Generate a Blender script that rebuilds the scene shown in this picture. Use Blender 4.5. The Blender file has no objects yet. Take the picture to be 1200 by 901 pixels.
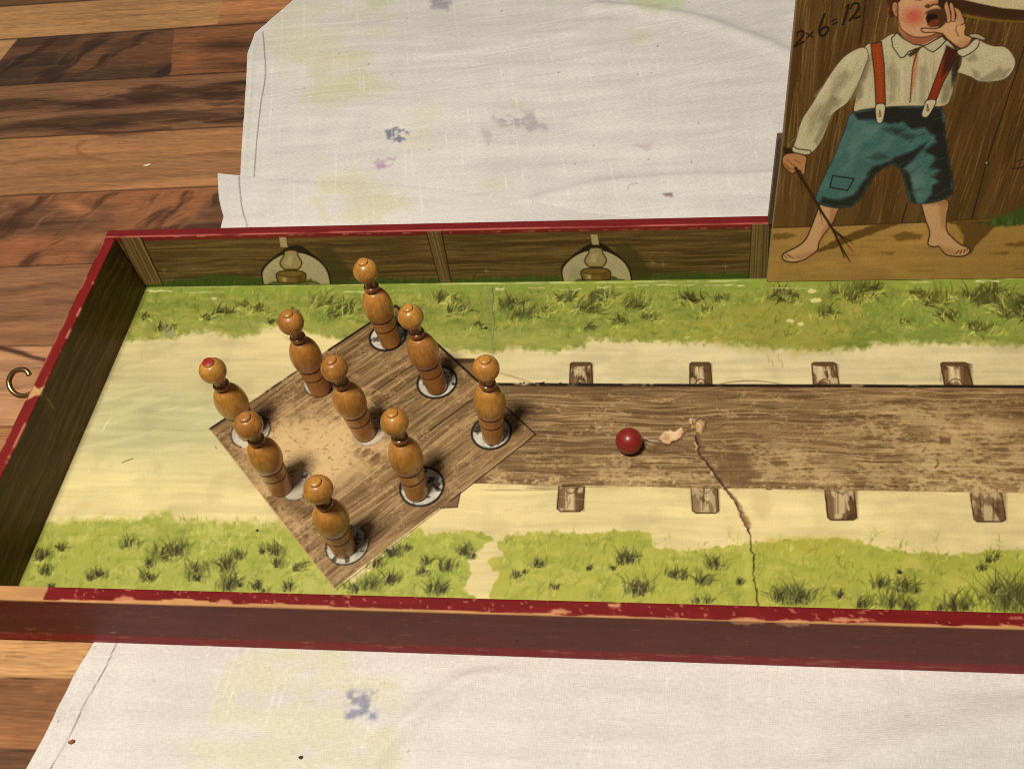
import bpy, bmesh, math, random
import numpy as np
from mathutils import Vector, Matrix

random.seed(7)
rng = np.random.default_rng(11)
S = 0.09                      # one layout unit = half the diamond plate's diagonal = 9 cm
C = bpy.context.scene.collection

# ---------------------------------------------------------------- camera pose (layout units)
FPX = 1000.0
ROT = np.array([[0.993950505, 0.000916821683, 0.109825099],
                [0.0644050529, 0.805118772, -0.589606438],
                [-0.0889628125, 0.593112909, 0.800189162]])
CAM = np.array([1.40871381, -2.72487301, 4.17115345])
XL, YB, YF = -1.80716503, 1.20147645, -1.21697236      # inner faces of left, back and front walls
HW, TW, TB = 0.477450858, 0.0728358566, 0.0894534291   # wall height, wall thickness, board depth
XR = 5.0                                               # the tray runs on out of the frame
ZC = -TB - 0.004                                       # top of the cloth under the box
ZT = -TB - 0.022                                       # table top


def proj(P):
    q = (np.asarray(P, float) - CAM) @ ROT
    return 600 + FPX * q[..., 0] / -q[..., 2], 450.5 - FPX * q[..., 1] / -q[..., 2]


def ray(x, y):
    return ROT @ np.array([(x - 600) / FPX, -(y - 450.5) / FPX, -1.0])


def at(x, y, z=0.0):
    d = ray(x, y)
    return CAM + d * ((z - CAM[2]) / d[2])


# ---------------------------------------------------------------- noise
_T = [np.random.default_rng(100 + i).random((256, 256)) for i in range(6)]


def vn(x, y, seed=0):
    T = _T[seed % 6]
    x = np.asarray(x, float) + 17.3 * seed
    y = np.asarray(y, float) + 9.7 * seed
    ix = np.floor(x).astype(int); iy = np.floor(y).astype(int)
    fx = x - ix; fy = y - iy
    fx = fx * fx * (3 - 2 * fx); fy = fy * fy * (3 - 2 * fy)
    a = T[iy % 256, ix % 256]; b = T[iy % 256, (ix + 1) % 256]
    c = T[(iy + 1) % 256, ix % 256]; d = T[(iy + 1) % 256, (ix + 1) % 256]
    return (a * (1 - fx) + b * fx) * (1 - fy) + (c * (1 - fx) + d * fx) * fy


def fbm(x, y, seed=0, o=4):
    r = 0; a = 1; t = 0
    for i in range(o):
        r = r + a * vn(x * 2 ** i, y * 2 ** i, seed + i); t += a; a *= .55
    return r / t


def sst(a, b, x):
    t = np.clip((x - a) / (b - a), 0, 1)
    return t * t * (3 - 2 * t)


def curve(pts, n=8, closed=False):
    p = np.array(pts, float); m = len(p); out = []
    rngi = range(m) if closed else range(m - 1)
    for i in rngi:
        if closed:
            p0, p1, p2, p3 = p[(i - 1) % m], p[i], p[(i + 1) % m], p[(i + 2) % m]
        else:
            p0, p1, p2, p3 = p[max(i - 1, 0)], p[i], p[i + 1], p[min(i + 2, m - 1)]
        for k in range(n):
            t = k / n
            out.append(.5 * ((2 * p1) + (-p0 + p2) * t + (2 * p0 - 5 * p1 + 4 * p2 - p3) * t * t + (-p0 + 3 * p1 - 3 * p2 + p3) * t ** 3))
    if not closed:
        out.append(p[-1])
    return np.array(out)


# ---------------------------------------------------------------- a painted surface: a grid of vertices with one paint colour each
class Canvas:
    def __init__(s, P, B=16):
        s.P = P; s.x, s.y = proj(P); s.nv, s.nu = s.x.shape; s.B = B
        s.C = np.zeros((s.nv, s.nu, 3)); s.rows = None
        s.dz = np.zeros((s.nv, s.nu))
        nb, mb = -(-s.nv // B), -(-s.nu // B)
        s.bx0 = np.zeros((nb, mb)); s.bx1 = s.bx0.copy(); s.by0 = s.bx0.copy(); s.by1 = s.bx0.copy()
        for i in range(nb):
            ii = slice(max(i * B - 1, 0), (i + 1) * B + 1)
            for j in range(mb):
                jj = slice(max(j * B - 1, 0), (j + 1) * B + 1)
                X = s.x[ii, jj]; Y = s.y[ii, jj]
                s.bx0[i, j] = X.min(); s.bx1[i, j] = X.max(); s.by0[i, j] = Y.min(); s.by1[i, j] = Y.max()

    def region(s, x0, y0, x1, y1):
        m = (s.bx1 >= x0) & (s.bx0 <= x1) & (s.by1 >= y0) & (s.by0 <= y1)
        if s.rows:
            k = np.zeros(m.shape[0], bool); k[s.rows[0] // s.B: -(-s.rows[1] // s.B)] = True
            m &= k[:, None]
        if not m.any():
            return None
        i = np.where(m.any(1))[0]; j = np.where(m.any(0))[0]
        a, b = i[0] * s.B, (i[-1] + 1) * s.B
        if s.rows:
            a, b = max(a, s.rows[0]), min(b, s.rows[1])
        return (slice(a, b), slice(j[0] * s.B, (j[-1] + 1) * s.B))

    def blend(s, sl, a, col):
        if callable(col):
            col = col(s, sl)
        a = a[..., None]
        s.C[sl] = s.C[sl] * (1 - a) + np.asarray(col, float) * a

    def fill(s, col):
        s.blend((slice(0, s.nv), slice(0, s.nu)), np.ones((s.nv, s.nu)), col)

    def sdist(s, sl, pts):
        X = s.x[sl]; Y = s.y[sl]
        ins = np.zeros(X.shape, bool); D = np.full(X.shape, 1e9)
        n = len(pts)
        for i in range(n):
            ax, ay = pts[i]; bx, by = pts[(i + 1) % n]
            if ay != by:
                c = ((ay > Y) != (by > Y)) & (X < (bx - ax) * (Y - ay) / (by - ay) + ax)
                ins ^= c
            dx, dy = bx - ax, by - ay; L = dx * dx + dy * dy + 1e-9
            t = np.clip(((X - ax) * dx + (Y - ay) * dy) / L, 0, 1)
            D = np.minimum(D, (X - ax - t * dx) ** 2 + (Y - ay - t * dy) ** 2)
        D = np.sqrt(D)
        return np.where(ins, -D, D)

    def poly(s, pts, col, alpha=1.0, soft=1.0, jag=0.0, jf=.12, smooth=0, seed=0, mask=None):
        pts = np.array(pts, float)
        if smooth:
            pts = curve(pts, smooth, True)
        m = soft + jag + 1
        sl = s.region(pts[:, 0].min() - m, pts[:, 1].min() - m, pts[:, 0].max() + m, pts[:, 1].max() + m)
        if sl is None:
            return
        d = s.sdist(sl, pts)
        if jag:
            d = d + jag * 2 * (fbm(s.x[sl] * jf, s.y[sl] * jf, seed, 3) - .5)
        a = np.clip(.5 - d / soft, 0, 1) * alpha
        if mask is not None:
            a = a * mask(s, sl)
        s.blend(sl, a, col)

    def outline(s, pts, w, col, alpha=1.0, soft=1.0, smooth=0):
        pts = np.array(pts, float)
        if smooth:
            pts = curve(pts, smooth, True)
        s.stroke(np.vstack([pts, pts[:1]]), w, col, alpha, soft)

    def stroke(s, pts, w, col, alpha=1.0, soft=.9, smooth=0, depth=0.0, mask=None):
        pts = np.array(pts, float)
        if smooth:
            pts = curve(pts, smooth)
        n = len(pts) - 1
        ws = np.full(n + 1, w) if np.isscalar(w) else np.interp(np.linspace(0, 1, n + 1), np.linspace(0, 1, len(w)), w)
        m = ws.max() + soft + 1
        sl = s.region(pts[:, 0].min() - m, pts[:, 1].min() - m, pts[:, 0].max() + m, pts[:, 1].max() + m)
        if sl is None:
            return
        X = s.x[sl]; Y = s.y[sl]; D = np.full(X.shape, 1e9)
        for i in range(n):
            ax, ay = pts[i]; dx, dy = pts[i + 1] - pts[i]; L = dx * dx + dy * dy + 1e-9
            t = np.clip(((X - ax) * dx + (Y - ay) * dy) / L, 0, 1)
            D = np.minimum(D, np.hypot(X - ax - t * dx, Y - ay - t * dy) - .5 * (ws[i] + (ws[i + 1] - ws[i]) * t))
        a = np.clip(.5 - D / soft, 0, 1)
        if depth:
            s.dz[sl] -= a * depth
        a = a * alpha
        if mask is not None:
            a = a * mask(s, sl)
        s.blend(sl, a, col)

    def ell(s, cx, cy, rx, ry, col, alpha=1.0, soft=1.0, jag=0, **k):
        t = np.linspace(0, 2 * math.pi, 28, endpoint=False)
        s.poly(np.c_[cx + rx * np.cos(t), cy + ry * np.sin(t)], col, alpha, soft, jag, **k)

    def blob(s, cx, cy, rx, ry, col, alpha=1.0, ang=0):
        R = max(rx, ry) * 2
        sl = s.region(cx - R, cy - R, cx + R, cy + R)
        if sl is None:
            return
        c, n = math.cos(ang), math.sin(ang)
        X = s.x[sl] - cx; Y = s.y[sl] - cy
        u = (X * c + Y * n) / rx; v = (-X * n + Y * c) / ry
        s.blend(sl, np.exp(-(u * u + v * v) * 1.4) * alpha, col)


def lin(c):
    c = np.clip(np.asarray(c, float) / 255., 0, 1)
    return np.where(c <= .04045, c / 12.92, ((c + .055) / 1.055) ** 2.4)


# ---------------------------------------------------------------- mesh and scene helpers
def grid_mesh(name, P, Col, mat, parent=None, gain=1.0, back=None, wrap_v=False, gamma=1.0, caps=False):
    """grid of vertices P (nv,nu,3) -> ONE mesh object; Col is paint in 0..255; back = vector the edge is extruded along (thickness)"""
    nv, nu = P.shape[:2]
    V = P.reshape(-1, 3); K = Col.reshape(-1, 3)
    idx = np.arange(nv * nu).reshape(nv, nu)
    if wrap_v:
        idx = np.vstack([idx, idx[:1]])
    q = [np.stack([idx[:-1, :-1], idx[:-1, 1:], idx[1:, 1:], idx[1:, :-1]], -1).reshape(-1, 4)]
    if back is not None:
        ring = np.concatenate([idx[0, :], idx[1:, -1], idx[-1, -2::-1], idx[-2:0:-1, 0]])
        V2 = V[ring] + np.asarray(back); n0 = len(V)
        V = np.vstack([V, V2]); K = np.vstack([K, K[ring] * .6 + 40])
        m = len(ring); a = np.arange(m); b = (a + 1) % m
        q.append(np.stack([ring[b], ring[a], n0 + a, n0 + b], -1))
        top = n0 + np.arange(nu); bot = n0 + (nu - 1 + nv - 1) + np.arange(nu)[::-1]
        q.append(np.stack([top[:-1], bot[:-1], bot[1:], top[1:]], -1))
    q = np.vstack(q).astype(np.int32)
    me = bpy.data.meshes.new(name)
    me.vertices.add(len(V)); me.vertices.foreach_set('co', (V * S).astype(np.float32).ravel())
    me.loops.add(q.size); me.loops.foreach_set('vertex_index', q.ravel())
    me.polygons.add(len(q)); me.polygons.foreach_set('loop_start', np.arange(0, q.size, 4, dtype=np.int32))
    me.update(calc_edges=True)
    at_ = me.color_attributes.new('paint', 'FLOAT_COLOR', 'POINT')
    c4 = np.ones((len(V), 4), np.float32); c4[:, :3] = np.clip(lin(K) ** gamma * gain, 0.002, .92)
    at_.data.foreach_set('color', c4.ravel())
    if caps:
        bm = bmesh.new(); bm.from_mesh(me); bm.verts.ensure_lookup_table()
        for col in (0, nu - 1):
            f = bm.faces.new([bm.verts[int(i)] for i in idx[:-1, col]]); f.smooth = False
        bmesh.ops.recalc_face_normals(bm, faces=bm.faces); bm.to_mesh(me); bm.free()
    me.materials.append(mat)
    o = bpy.data.objects.new(name, me); C.objects.link(o)
    if parent is not None:
        o.parent = parent
    return o


def obj(name, bm, mat, parent=None, smooth=True):
    bmesh.ops.recalc_face_normals(bm, faces=bm.faces)
    me = bpy.data.meshes.new(name); bm.to_mesh(me); bm.free()
    if smooth:
        for p in me.polygons:
            p.use_smooth = True
    me.materials.append(mat)
    o = bpy.data.objects.new(name, me); C.objects.link(o)
    if parent is not None:
        o.parent = parent
    return o


def tag(o, label=None, cat=None, group=None, kind=None):
    if label: o['label'] = label
    if cat: o['category'] = cat
    if group: o['group'] = group
    if kind: o['kind'] = kind
    return o


def empty(name, loc=(0, 0, 0)):
    o = bpy.data.objects.new(name, None); C.objects.link(o); o.location = [v * S for v in loc]
    o.empty_display_size = .01
    return o


def mat(name, col=None, rough=.5, spec=.5, metal=0, bump=0, bscale=400, bstretch=(1, 1, 1), mottle=0, coat=0, setup=None):
    m = bpy.data.materials.new(name); m.use_nodes = True
    nt = m.node_tree; b = nt.nodes['Principled BSDF']
    b.inputs['Roughness'].default_value = rough; b.inputs['Specular IOR Level'].default_value = spec
    b.inputs['Metallic'].default_value = metal; b.inputs['Coat Weight'].default_value = coat
    b.inputs['Coat Roughness'].default_value = .2
    tc = nt.nodes.new('ShaderNodeTexCoord'); mp = nt.nodes.new('ShaderNodeMapping')
    mp.inputs['Scale'].default_value = bstretch; nt.links.new(tc.outputs['Object'], mp.inputs['Vector'])
    nz = nt.nodes.new('ShaderNodeTexNoise'); nz.inputs['Scale'].default_value = bscale; nz.inputs['Detail'].default_value = 4
    nt.links.new(mp.outputs[0], nz.inputs['Vector'])
    if col is None:
        a = nt.nodes.new('ShaderNodeVertexColor'); a.layer_name = 'paint'; src = a.outputs['Color']
    else:
        a = nt.nodes.new('ShaderNodeRGB'); a.outputs[0].default_value = (*col, 1); src = a.outputs[0]
    if mottle:
        mx = nt.nodes.new('ShaderNodeMix'); mx.data_type = 'RGBA'; mx.blend_type = 'MULTIPLY'
        mx.inputs['Factor'].default_value = 1
        mr = nt.nodes.new('ShaderNodeMapRange'); mr.inputs['From Min'].default_value = .3; mr.inputs['From Max'].default_value = .7
        mr.inputs['To Min'].default_value = 1 - mottle; mr.inputs['To Max'].default_value = 1 + mottle
        nt.links.new(nz.outputs['Fac'], mr.inputs['Value'])
        nt.links.new(src, mx.inputs['A']); nt.links.new(mr.outputs[0], mx.inputs['B']); src = mx.outputs['Result']
    nt.links.new(src, b.inputs['Base Color'])
    if bump:
        bp = nt.nodes.new('ShaderNodeBump'); bp.inputs['Strength'].default_value = 1; bp.inputs['Distance'].default_value = bump
        nt.links.new(nz.outputs['Fac'], bp.inputs['Height']); nt.links.new(bp.outputs[0], b.inputs['Normal'])
    if setup:
        setup(nt, b, tc, src)
    return m


M_PRINT = mat('varnished printed paper', rough=.42, spec=.3, bump=.00004, bscale=1500, mottle=.09)
M_PANEL = mat('printed pasteboard', rough=.4, spec=.3, bump=.00003, bscale=1200, mottle=.12)
M_FENCE = mat('printed fence paper', rough=.5, spec=.25, bump=.00004, bscale=1200, mottle=.13)
M_WALL = mat('worn red paint on wood', rough=.55, spec=.10, bump=.00012, bscale=260, bstretch=(.35, 1, 1), mottle=.1)
M_TABLE = mat('oiled butcher block wood', rough=.36, spec=.45, bump=.00004, bscale=1000, bstretch=(.07, 1, 1), mottle=.24)

# ================================================================ TABLE TOP (staves of mixed hardwood)
xs = np.concatenate([np.arange(-7.5, -5.2, .1), np.arange(-5.2, -.7, .011), np.arange(-.7, 8.0, .15)])
ys = np.concatenate([np.arange(-4.2, -2.2, .06), np.arange(-2.2, -.9, .011), np.arange(-.9, 0, .03), np.arange(0, 5.7, .011), np.arange(5.7, 8.5, .1)])
X, Y = np.meshgrid(xs, ys)
T = Canvas(np.dstack([X, Y, np.full_like(X, ZT)]))
a0, a1 = at(0, 163, ZT)[:2], at(283, 148, ZT)[:2]
du = (a1 - a0) / np.linalg.norm(a1 - a0); dn = np.array([-du[1], du[0]])
U = X * du[0] + Y * du[1]; V = X * dn[0] + Y * dn[1]
edge_px = [(0, -40), (0, 8), (0, 47), (0, 101), (0, 163), (0, 230), (0, 313), (0, 406), (0, 500), (0, 610), (0, 700), (0, 794), (0, 878)]
edges = [float(at(x, y, ZT)[:2] @ dn) for x, y in edge_px]
stave_cols = [(150, 100, 58), (122, 82, 50), (192, 138, 84), (82, 56, 38), (136, 92, 60), (168, 114, 70), (116, 76, 50), (150, 100, 66), (192, 136, 92), (170, 110, 66), (150, 95, 55),
              (202, 148, 90), (150, 96, 54), (118, 74, 42)]
vein_amt = [.3, .5, .25, .7, 1.0, .35, 1.0, .4, .3, .4, .5, .25, .5, .7]
si = np.searchsorted(-np.array(edges), -V)
for k in range(len(stave_cols)):
    m = si == k
    if not m.any():
        continue
    u, v = U[m], V[m]
    w = v + .10 * (fbm(u * .9, v * 1.5, k, 3) - .5) + .03 * (vn(u * 4, v * 5, k + 1) - .5)
    g1 = fbm(u * .8, w * 11, k, 4); g2 = fbm(u * 1.6, w * 46, k + 2, 3)
    base = np.array(stave_cols[k], float)
    c = base[None] * (1 + .32 * (g1 - .5) + .22 * (g2 - .5))[:, None]
    vein = sst(.56, .74, fbm(u * .55 + 3 * k, w * 6.5, k + 3, 4)) * vein_amt[k]
    c = c * (1 - .55 * vein[:, None]) + np.array([52, 32, 20.]) * .55 * vein[:, None]
    if k == 6 or k == 3:          # figured stave: orange flame patches in the dark wood
        fl = sst(.5, .66, fbm(u * 1.3 + 5, v * 2.6, 2, 3) + .02) * (.65 if k == 6 else .35)
        c = c * (1 - fl[:, None]) + np.array([176, 106, 62.]) * fl[:, None]
    T.C[m] = c
full = lambda s, sl: np.ones(s.x[sl].shape)


def stave_patch(pts, col, seed, va=.3, wav=1.0):
    def f(s, sl):
        u = U[sl]; v = V[sl]
        w = v + .12 * wav * (fbm(u * .9, v * 1.5, seed, 3) - .5)
        g = fbm(u * 1.0, w * 14, seed + 1, 4); g2 = fbm(u * 1.6, w * 50, seed + 2, 3)
        vein = sst(.55, .75, fbm(u * .5, w * 6, seed + 4, 4)) * va
        c = np.array(col, float) * (1 + .36 * (g - .5) + .22 * (g2 - .5))[..., None]
        return c * (1 - .6 * vein[..., None]) + np.array([45, 28, 18.]) * .6 * vein[..., None]
    T.poly(pts, f, soft=1.2)


# butt joints between staves
stave_patch([(262, -5), (255, 28.5), (420, 20), (420, -10)], (184, 118, 72), 3)
stave_patch([(-60, 50), (21, 45.5), (-2, 74), (-60, 160)], (196, 142, 88), 1)
stave_patch([(198, 92), (205, 33), (330, 22), (330, 82)], (140, 86, 50), 5, .8)
T.blob(222, 68, 14, 10, (166, 98, 58), .8)
T.blob(265, 52, 40, 9, (58, 34, 24), .6, -.06)
T.blob(285, 97, 26, 3, (45, 28, 22), .7, -.02)
T.stroke([(40, 118), (110, 122), (190, 116), (290, 108)], (1, 9, 13, 5), (66, 40, 28), .6, 5, 6)
T.stroke([(0, 152), (60, 148), (130, 157), (200, 150)], (8, 6, 5, 2), (62, 38, 26), .55, 4, 6)
T.stroke([(100, 165), (90, 172), (98, 183), (130, 190)], (2, 3, 5, 2), (140, 84, 46), .6, 3, 6)
T.blob(88, 243, 26, 10, (205, 122, 74), .75, .3)
T.blob(30, 285, 40, 12, (170, 96, 58), .7, -.1)
def flame(lo, hi, col, al, sd):
    def m(s_, sl):
        X_, Y_ = s_.x[sl], s_.y[sl]
        q = X_ * .62 + Y_ * .95; r_ = X_ * .8 - Y_ * .5
        return sst(lo, hi, fbm(q * .075 + 2 * fbm(X_ * .012, Y_ * .03, sd, 3), r_ * .018, sd + 1, 4)) * al
    return m


FST = [(-20, 231), (280, 221), (280, 304), (-20, 314)]
T.poly(FST, (70, 42, 28), 1, 3, mask=flame(.5, .7, 0, .75, 1)); T.poly(FST, (170, 110, 70), 1, 3, mask=flame(.58, .78, 0, .4, 3))
CST = [(18, 48), (206, 36), (200, 91), (-12, 100)]
T.poly(CST, (52, 34, 26), 1, 2, mask=flame(.5, .72, 0, .7, 2)); T.poly(CST, (112, 78, 52), 1, 2, mask=flame(.6, .76, 0, .6, 4))
T.poly([(-20, 104), (290, 86), (290, 147), (-20, 164)], (58, 36, 24), 1, 2, mask=lambda s_, sl: sst(.52, .72, fbm(s_.x[sl] * .012, s_.y[sl] * .10 + s_.x[sl] * .006, 5, 5)) * .7)
# pores and fine dark flecks along the grain
rgt = random.Random(21)
for i in range(900):
    px, py = (rgt.uniform(0, 300), rgt.uniform(0, 470)) if i % 5 else (rgt.uniform(0, 110), rgt.uniform(750, 900))
    L = rgt.uniform(5, 34)
    T.stroke([(px, py), (px + L, py - L * .05 * (1 - py / 500))], (.3, rgt.uniform(.6, 1.2), .3), rgt.choice([(66, 40, 26), (84, 52, 32), (206, 150, 100)]), rgt.uniform(.15, .45), 1.0)
# fuzzy dark streak painted across the pale stave beside the box
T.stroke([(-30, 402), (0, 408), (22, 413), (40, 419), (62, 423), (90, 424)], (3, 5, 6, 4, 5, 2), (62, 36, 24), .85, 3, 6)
for e_px in edge_px[1:]:
    p0 = at(*e_px, ZT)[:2]
    ln = [p0 + du * t for t in np.linspace(-3, 3, 30)]
    q = [proj((a[0], a[1], ZT)) for a in ln]
    T.stroke([(float(a), float(b)) for a, b in q], 1.4, (50, 30, 18), .7, 1.1)
T.C[:] = T.C * .86 + T.C.mean(-1, keepdims=True) * np.array([.13, .125, .115])
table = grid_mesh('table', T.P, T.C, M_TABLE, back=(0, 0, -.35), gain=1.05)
tag(table, 'butcher block wood table top of mixed brown and orange staves under the cloth', 'table')

# ================================================================ TABLECLOTH
E_px = [(180, 206), (258, 210), (330, 218), (430, 222), (520, 229), (600, 240), (690, 257), (800, 268), (1000, 275)]
E_w = np.array([at(x, y, ZC)[:2] for x, y in E_px])
nu_c = 640
uu = np.linspace(0, 1, nu_c) ** 1.15


def left_pts(pxs):
    w = np.array([at(x, y, ZC)[:2] for x, y in pxs]); return w[np.argsort(w[:, 1])]


LA = left_pts([(-60, 1010), (30, 901), (52, 862), (85, 795), (110, 752), (268, 262), (262, 240), (258, 210)])
LC = left_pts([(270, 270), (283, 205), (284, 170), (287, 120), (290, 65), (299, 41), (345, 0), (420, -62)])


def xleft(tab, y):
    return np.interp(y, tab[:, 1], tab[:, 0])


XMAX = 6.2
rows = []
yA = np.concatenate([np.arange(-3.0, -2.2, .06), np.arange(-2.2, -1.1, .0095), np.arange(-1.1, 1.3, .06)])
nA2 = 70


def row(y_of_x, z_of, left_tab, yl):
    xl_ = left_tab if np.isscalar(left_tab) else float(xleft(left_tab, yl))
    xl_ = xl_ + .010 * float(fbm(yl * 3.1, 0.3, 2, 3) - .5) + .004 * float(vn(yl * 21, .7, 1) - .5)
    x = xl_ + uu * (XMAX - xl_)
    y = y_of_x(x)
    return x, y, np.zeros_like(x) + z_of(x, y)


Ef = lambda x: np.interp(x, E_w[:, 0], E_w[:, 1])
for y in yA:
    rows.append(row(lambda x: np.full_like(x, y), lambda x, yy: np.zeros_like(x), LA, y))
for t in np.linspace(0, 1, nA2)[1:]:
    tt = 1 - (1 - t) ** 1.3
    yl = 1.3 + tt * (E_w[1, 1] - 1.3)
    rows.append(row(lambda x: 1.3 + tt * (np.maximum(Ef(x), 1.32) - 1.3),
                    lambda x, yy: .085 * np.sin(math.pi * (.06 + .74 * tt)) ** .8 * sst(.0, .25, tt), LA, yl))
yE = E_w[1, 1]
for t in np.linspace(0, 1, 8)[1:]:
    rows.append(row(lambda x: np.maximum(Ef(x), 1.32) - .3 * t * t + .012 * math.sin(math.pi * t), lambda x, yy: np.full_like(x, .060 * (1 - t) ** .7 + .004),
                    float(LA[-1, 0] + t * (xleft(LC, yE - .3) - LA[-1, 0])), yE))
yC0 = yE - .3
for t in np.linspace(0, 1, 430)[1:]:
    yl = yC0 + t * (6.3 - yC0)
    rows.append(row(lambda x: (np.maximum(Ef(x), 1.32) - .3) * (1 - t) + 6.3 * t, lambda x, yy: np.full_like(x, .006), LC, yl))
CX = np.array([r[0] for r in rows]); CY = np.array([r[1] for r in rows]); CZ = np.array([r[2] for r in rows])
nA = len(yA)
# wrinkles (not where the tray presses the cloth flat)
free = np.where(np.arange(len(rows))[:, None] < nA, sst(-1.32, -1.42, CY), 1.0)
free = free * np.where(np.arange(len(rows))[:, None] >= nA, sst(1.30, 1.5, CY), 1)
wr = .016 * (fbm(CX * 1.1, CY * 2.2, 1, 3) - .35) + .009 * (fbm(CX * .8 + .3 * CY, CY * 6 + 1.2 * np.sin(CX * 1.3), 3, 3) - .4) * .8


def ridge(pxs, w, h):
    p = curve([at(x, y, ZC)[:2] for x, y in pxs], 10)
    D = np.full(CX.shape, 1e9)
    for a, b in zip(p[:-1], p[1:]):
        d = b - a; L = d @ d
        t = np.clip(((CX - a[0]) * d[0] + (CY - a[1]) * d[1]) / L, 0, 1)
        D = np.minimum(D, np.hypot(CX - a[0] - t * d[0], CY - a[1] - t * d[1]))
    return h * np.exp(-(D / w) ** 2)


wr += ridge([(420, 930), (455, 870), (505, 825), (560, 790), (600, 778)], .06, .034)
wr += ridge([(930, 930), (1050, 880), (1210, 850)], .11, .055)
wr += ridge([(560, 905), (640, 880), (760, 868)], .06, .012)
for k, (x0, y0) in enumerate([(640, 30), (700, 50), (760, 30), (800, 75)]):
    wr += ridge([(x0 - 160, y0 + 40), (x0, y0 + 15), (x0 + 90, y0 - 15), (x0 + 150, y0 - 55)], .06, .006)
wr += ridge([(560, 205), (680, 196), (800, 170), (905, 150)], .10, .014)
wr += ridge([(700, 10), (790, 20), (860, 40), (930, 70)], .09, .034)
wr += ridge([(620, 240), (690, 222), (760, 214), (905, 208)], .07, .03)
CZ = CZ + free * np.maximum(wr, -.001)
K = Canvas(np.dstack([CX, CY, ZC + CZ]))
f1 = fbm(CX * 6, CY * 1.2, 2, 3); f2 = fbm(CX * 1.2, CY * 9, 4, 3)
K.C[:] = np.array([222, 217, 209.]) * (1 + .05 * (f1 - .5) + .10 * (f2 - .5))[..., None]
rC = nA + nA2 - 1 + 7
ym = lambda amp=.5, f=.03, lo=.45, hi=.7, sd=1: (lambda s, sl: sst(lo, hi, fbm(s.x[sl] * f, s.y[sl] * f * 1.6, sd, 3)))
# faded dye stains
K.rows = (0, len(rows))
YEL = (214, 208, 160); GRN = (176, 196, 120); PUR = (150, 138, 150); BLU = (110, 112, 132)
for pts, col, a in [
    ([(330, 0), (310, 50), (335, 90), (430, 70), (460, 20), (430, 0)], YEL, .45),
    ([(345, 70), (350, 130), (400, 125), (440, 95), (430, 60)], YEL, .35),
    ([(355, 115), (380, 120), (460, 105), (440, 85), (370, 92)], (204, 206, 150), .55),
    ([(375, 185), (365, 212), (380, 262), (470, 262), (480, 240), (420, 205)], YEL, .62),
    ([(480, 130), (510, 120), (505, 170), (470, 175)], YEL, .3),
    ([(740, 0), (770, 12), (800, 12), (800, -10), (735, -10)], GRN, .75),
    ([(432, 0), (436, 8), (450, 6), (456, -6), (430, -6)], GRN, .7),
    ([(640, 0), (660, 8), (672, 0)], GRN, .5),
    ([(740, 35), (760, 30), (765, 50), (735, 55)], (205, 196, 160), .4),
    ([(520, 205), (560, 215), (600, 210), (580, 222), (530, 222)], (200, 200, 150), .4),
    ([(600, 120), (615, 112), (620, 130), (606, 134)], (200, 196, 150), .5),
    ([(250, 820), (245, 870), (200, 868), (230, 905), (470, 905), (470, 800), (380, 765), (280, 765)], (222, 216, 164), .55),
    ([(400, 768), (360, 760), (300, 762), (320, 772)], GRN, .35)]:
    K.poly(pts, col, a * .66, 14, 10, .06, mask=ym(lo=.25, hi=.55))
K.poly([(449, 152), (486, 149), (476, 160), (470, 168), (454, 164)], BLU, .85, 3, 4, .2, mask=ym(f=.12, lo=.3, hi=.55))
K.poly([(438, 191), (463, 184), (461, 195), (441, 199)], (172, 132, 166), .65, 4, 3, .2, mask=ym(f=.1, lo=.2, hi=.5))
K.poly([(505, 0), (530, 0), (525, 12), (505, 10)], (120, 120, 140), .55, 5, 3, .2)
K.poly([(580, 138), (625, 130), (640, 150), (600, 156)], PUR, .5, 8, 6, .1, mask=ym(f=.08, lo=.3, hi=.55))
K.poly([(565, 150), (575, 155), (572, 172)], (170, 160, 160), .5, 5, 3, .2)
K.poly([(405, 810), (442, 808), (440, 842), (407, 840)], (126, 130, 158), .7, 6, 5, .15, mask=ym(f=.1, lo=.32, hi=.55))
K.poly([(740, 170), (765, 168), (760, 178)], (176, 150, 160), .3, 5, 3, .2)
K.stroke([(735, 224), (737, 217), (745, 215), (752, 217)], 1.1, (150, 140, 140), .6)
K.poly([(776, 227), (788, 226), (789, 231), (780, 230)], (130, 96, 108), .8, 2)
# slubs: thick pale threads across and along
rngc = np.random.default_rng(5)
def thread_dir(px, py):
    vx, vy = (370, -1100) if py < 500 else (930, -1700)
    d = np.array([vx - px, vy - py], float); return d / np.hypot(*d)


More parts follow.
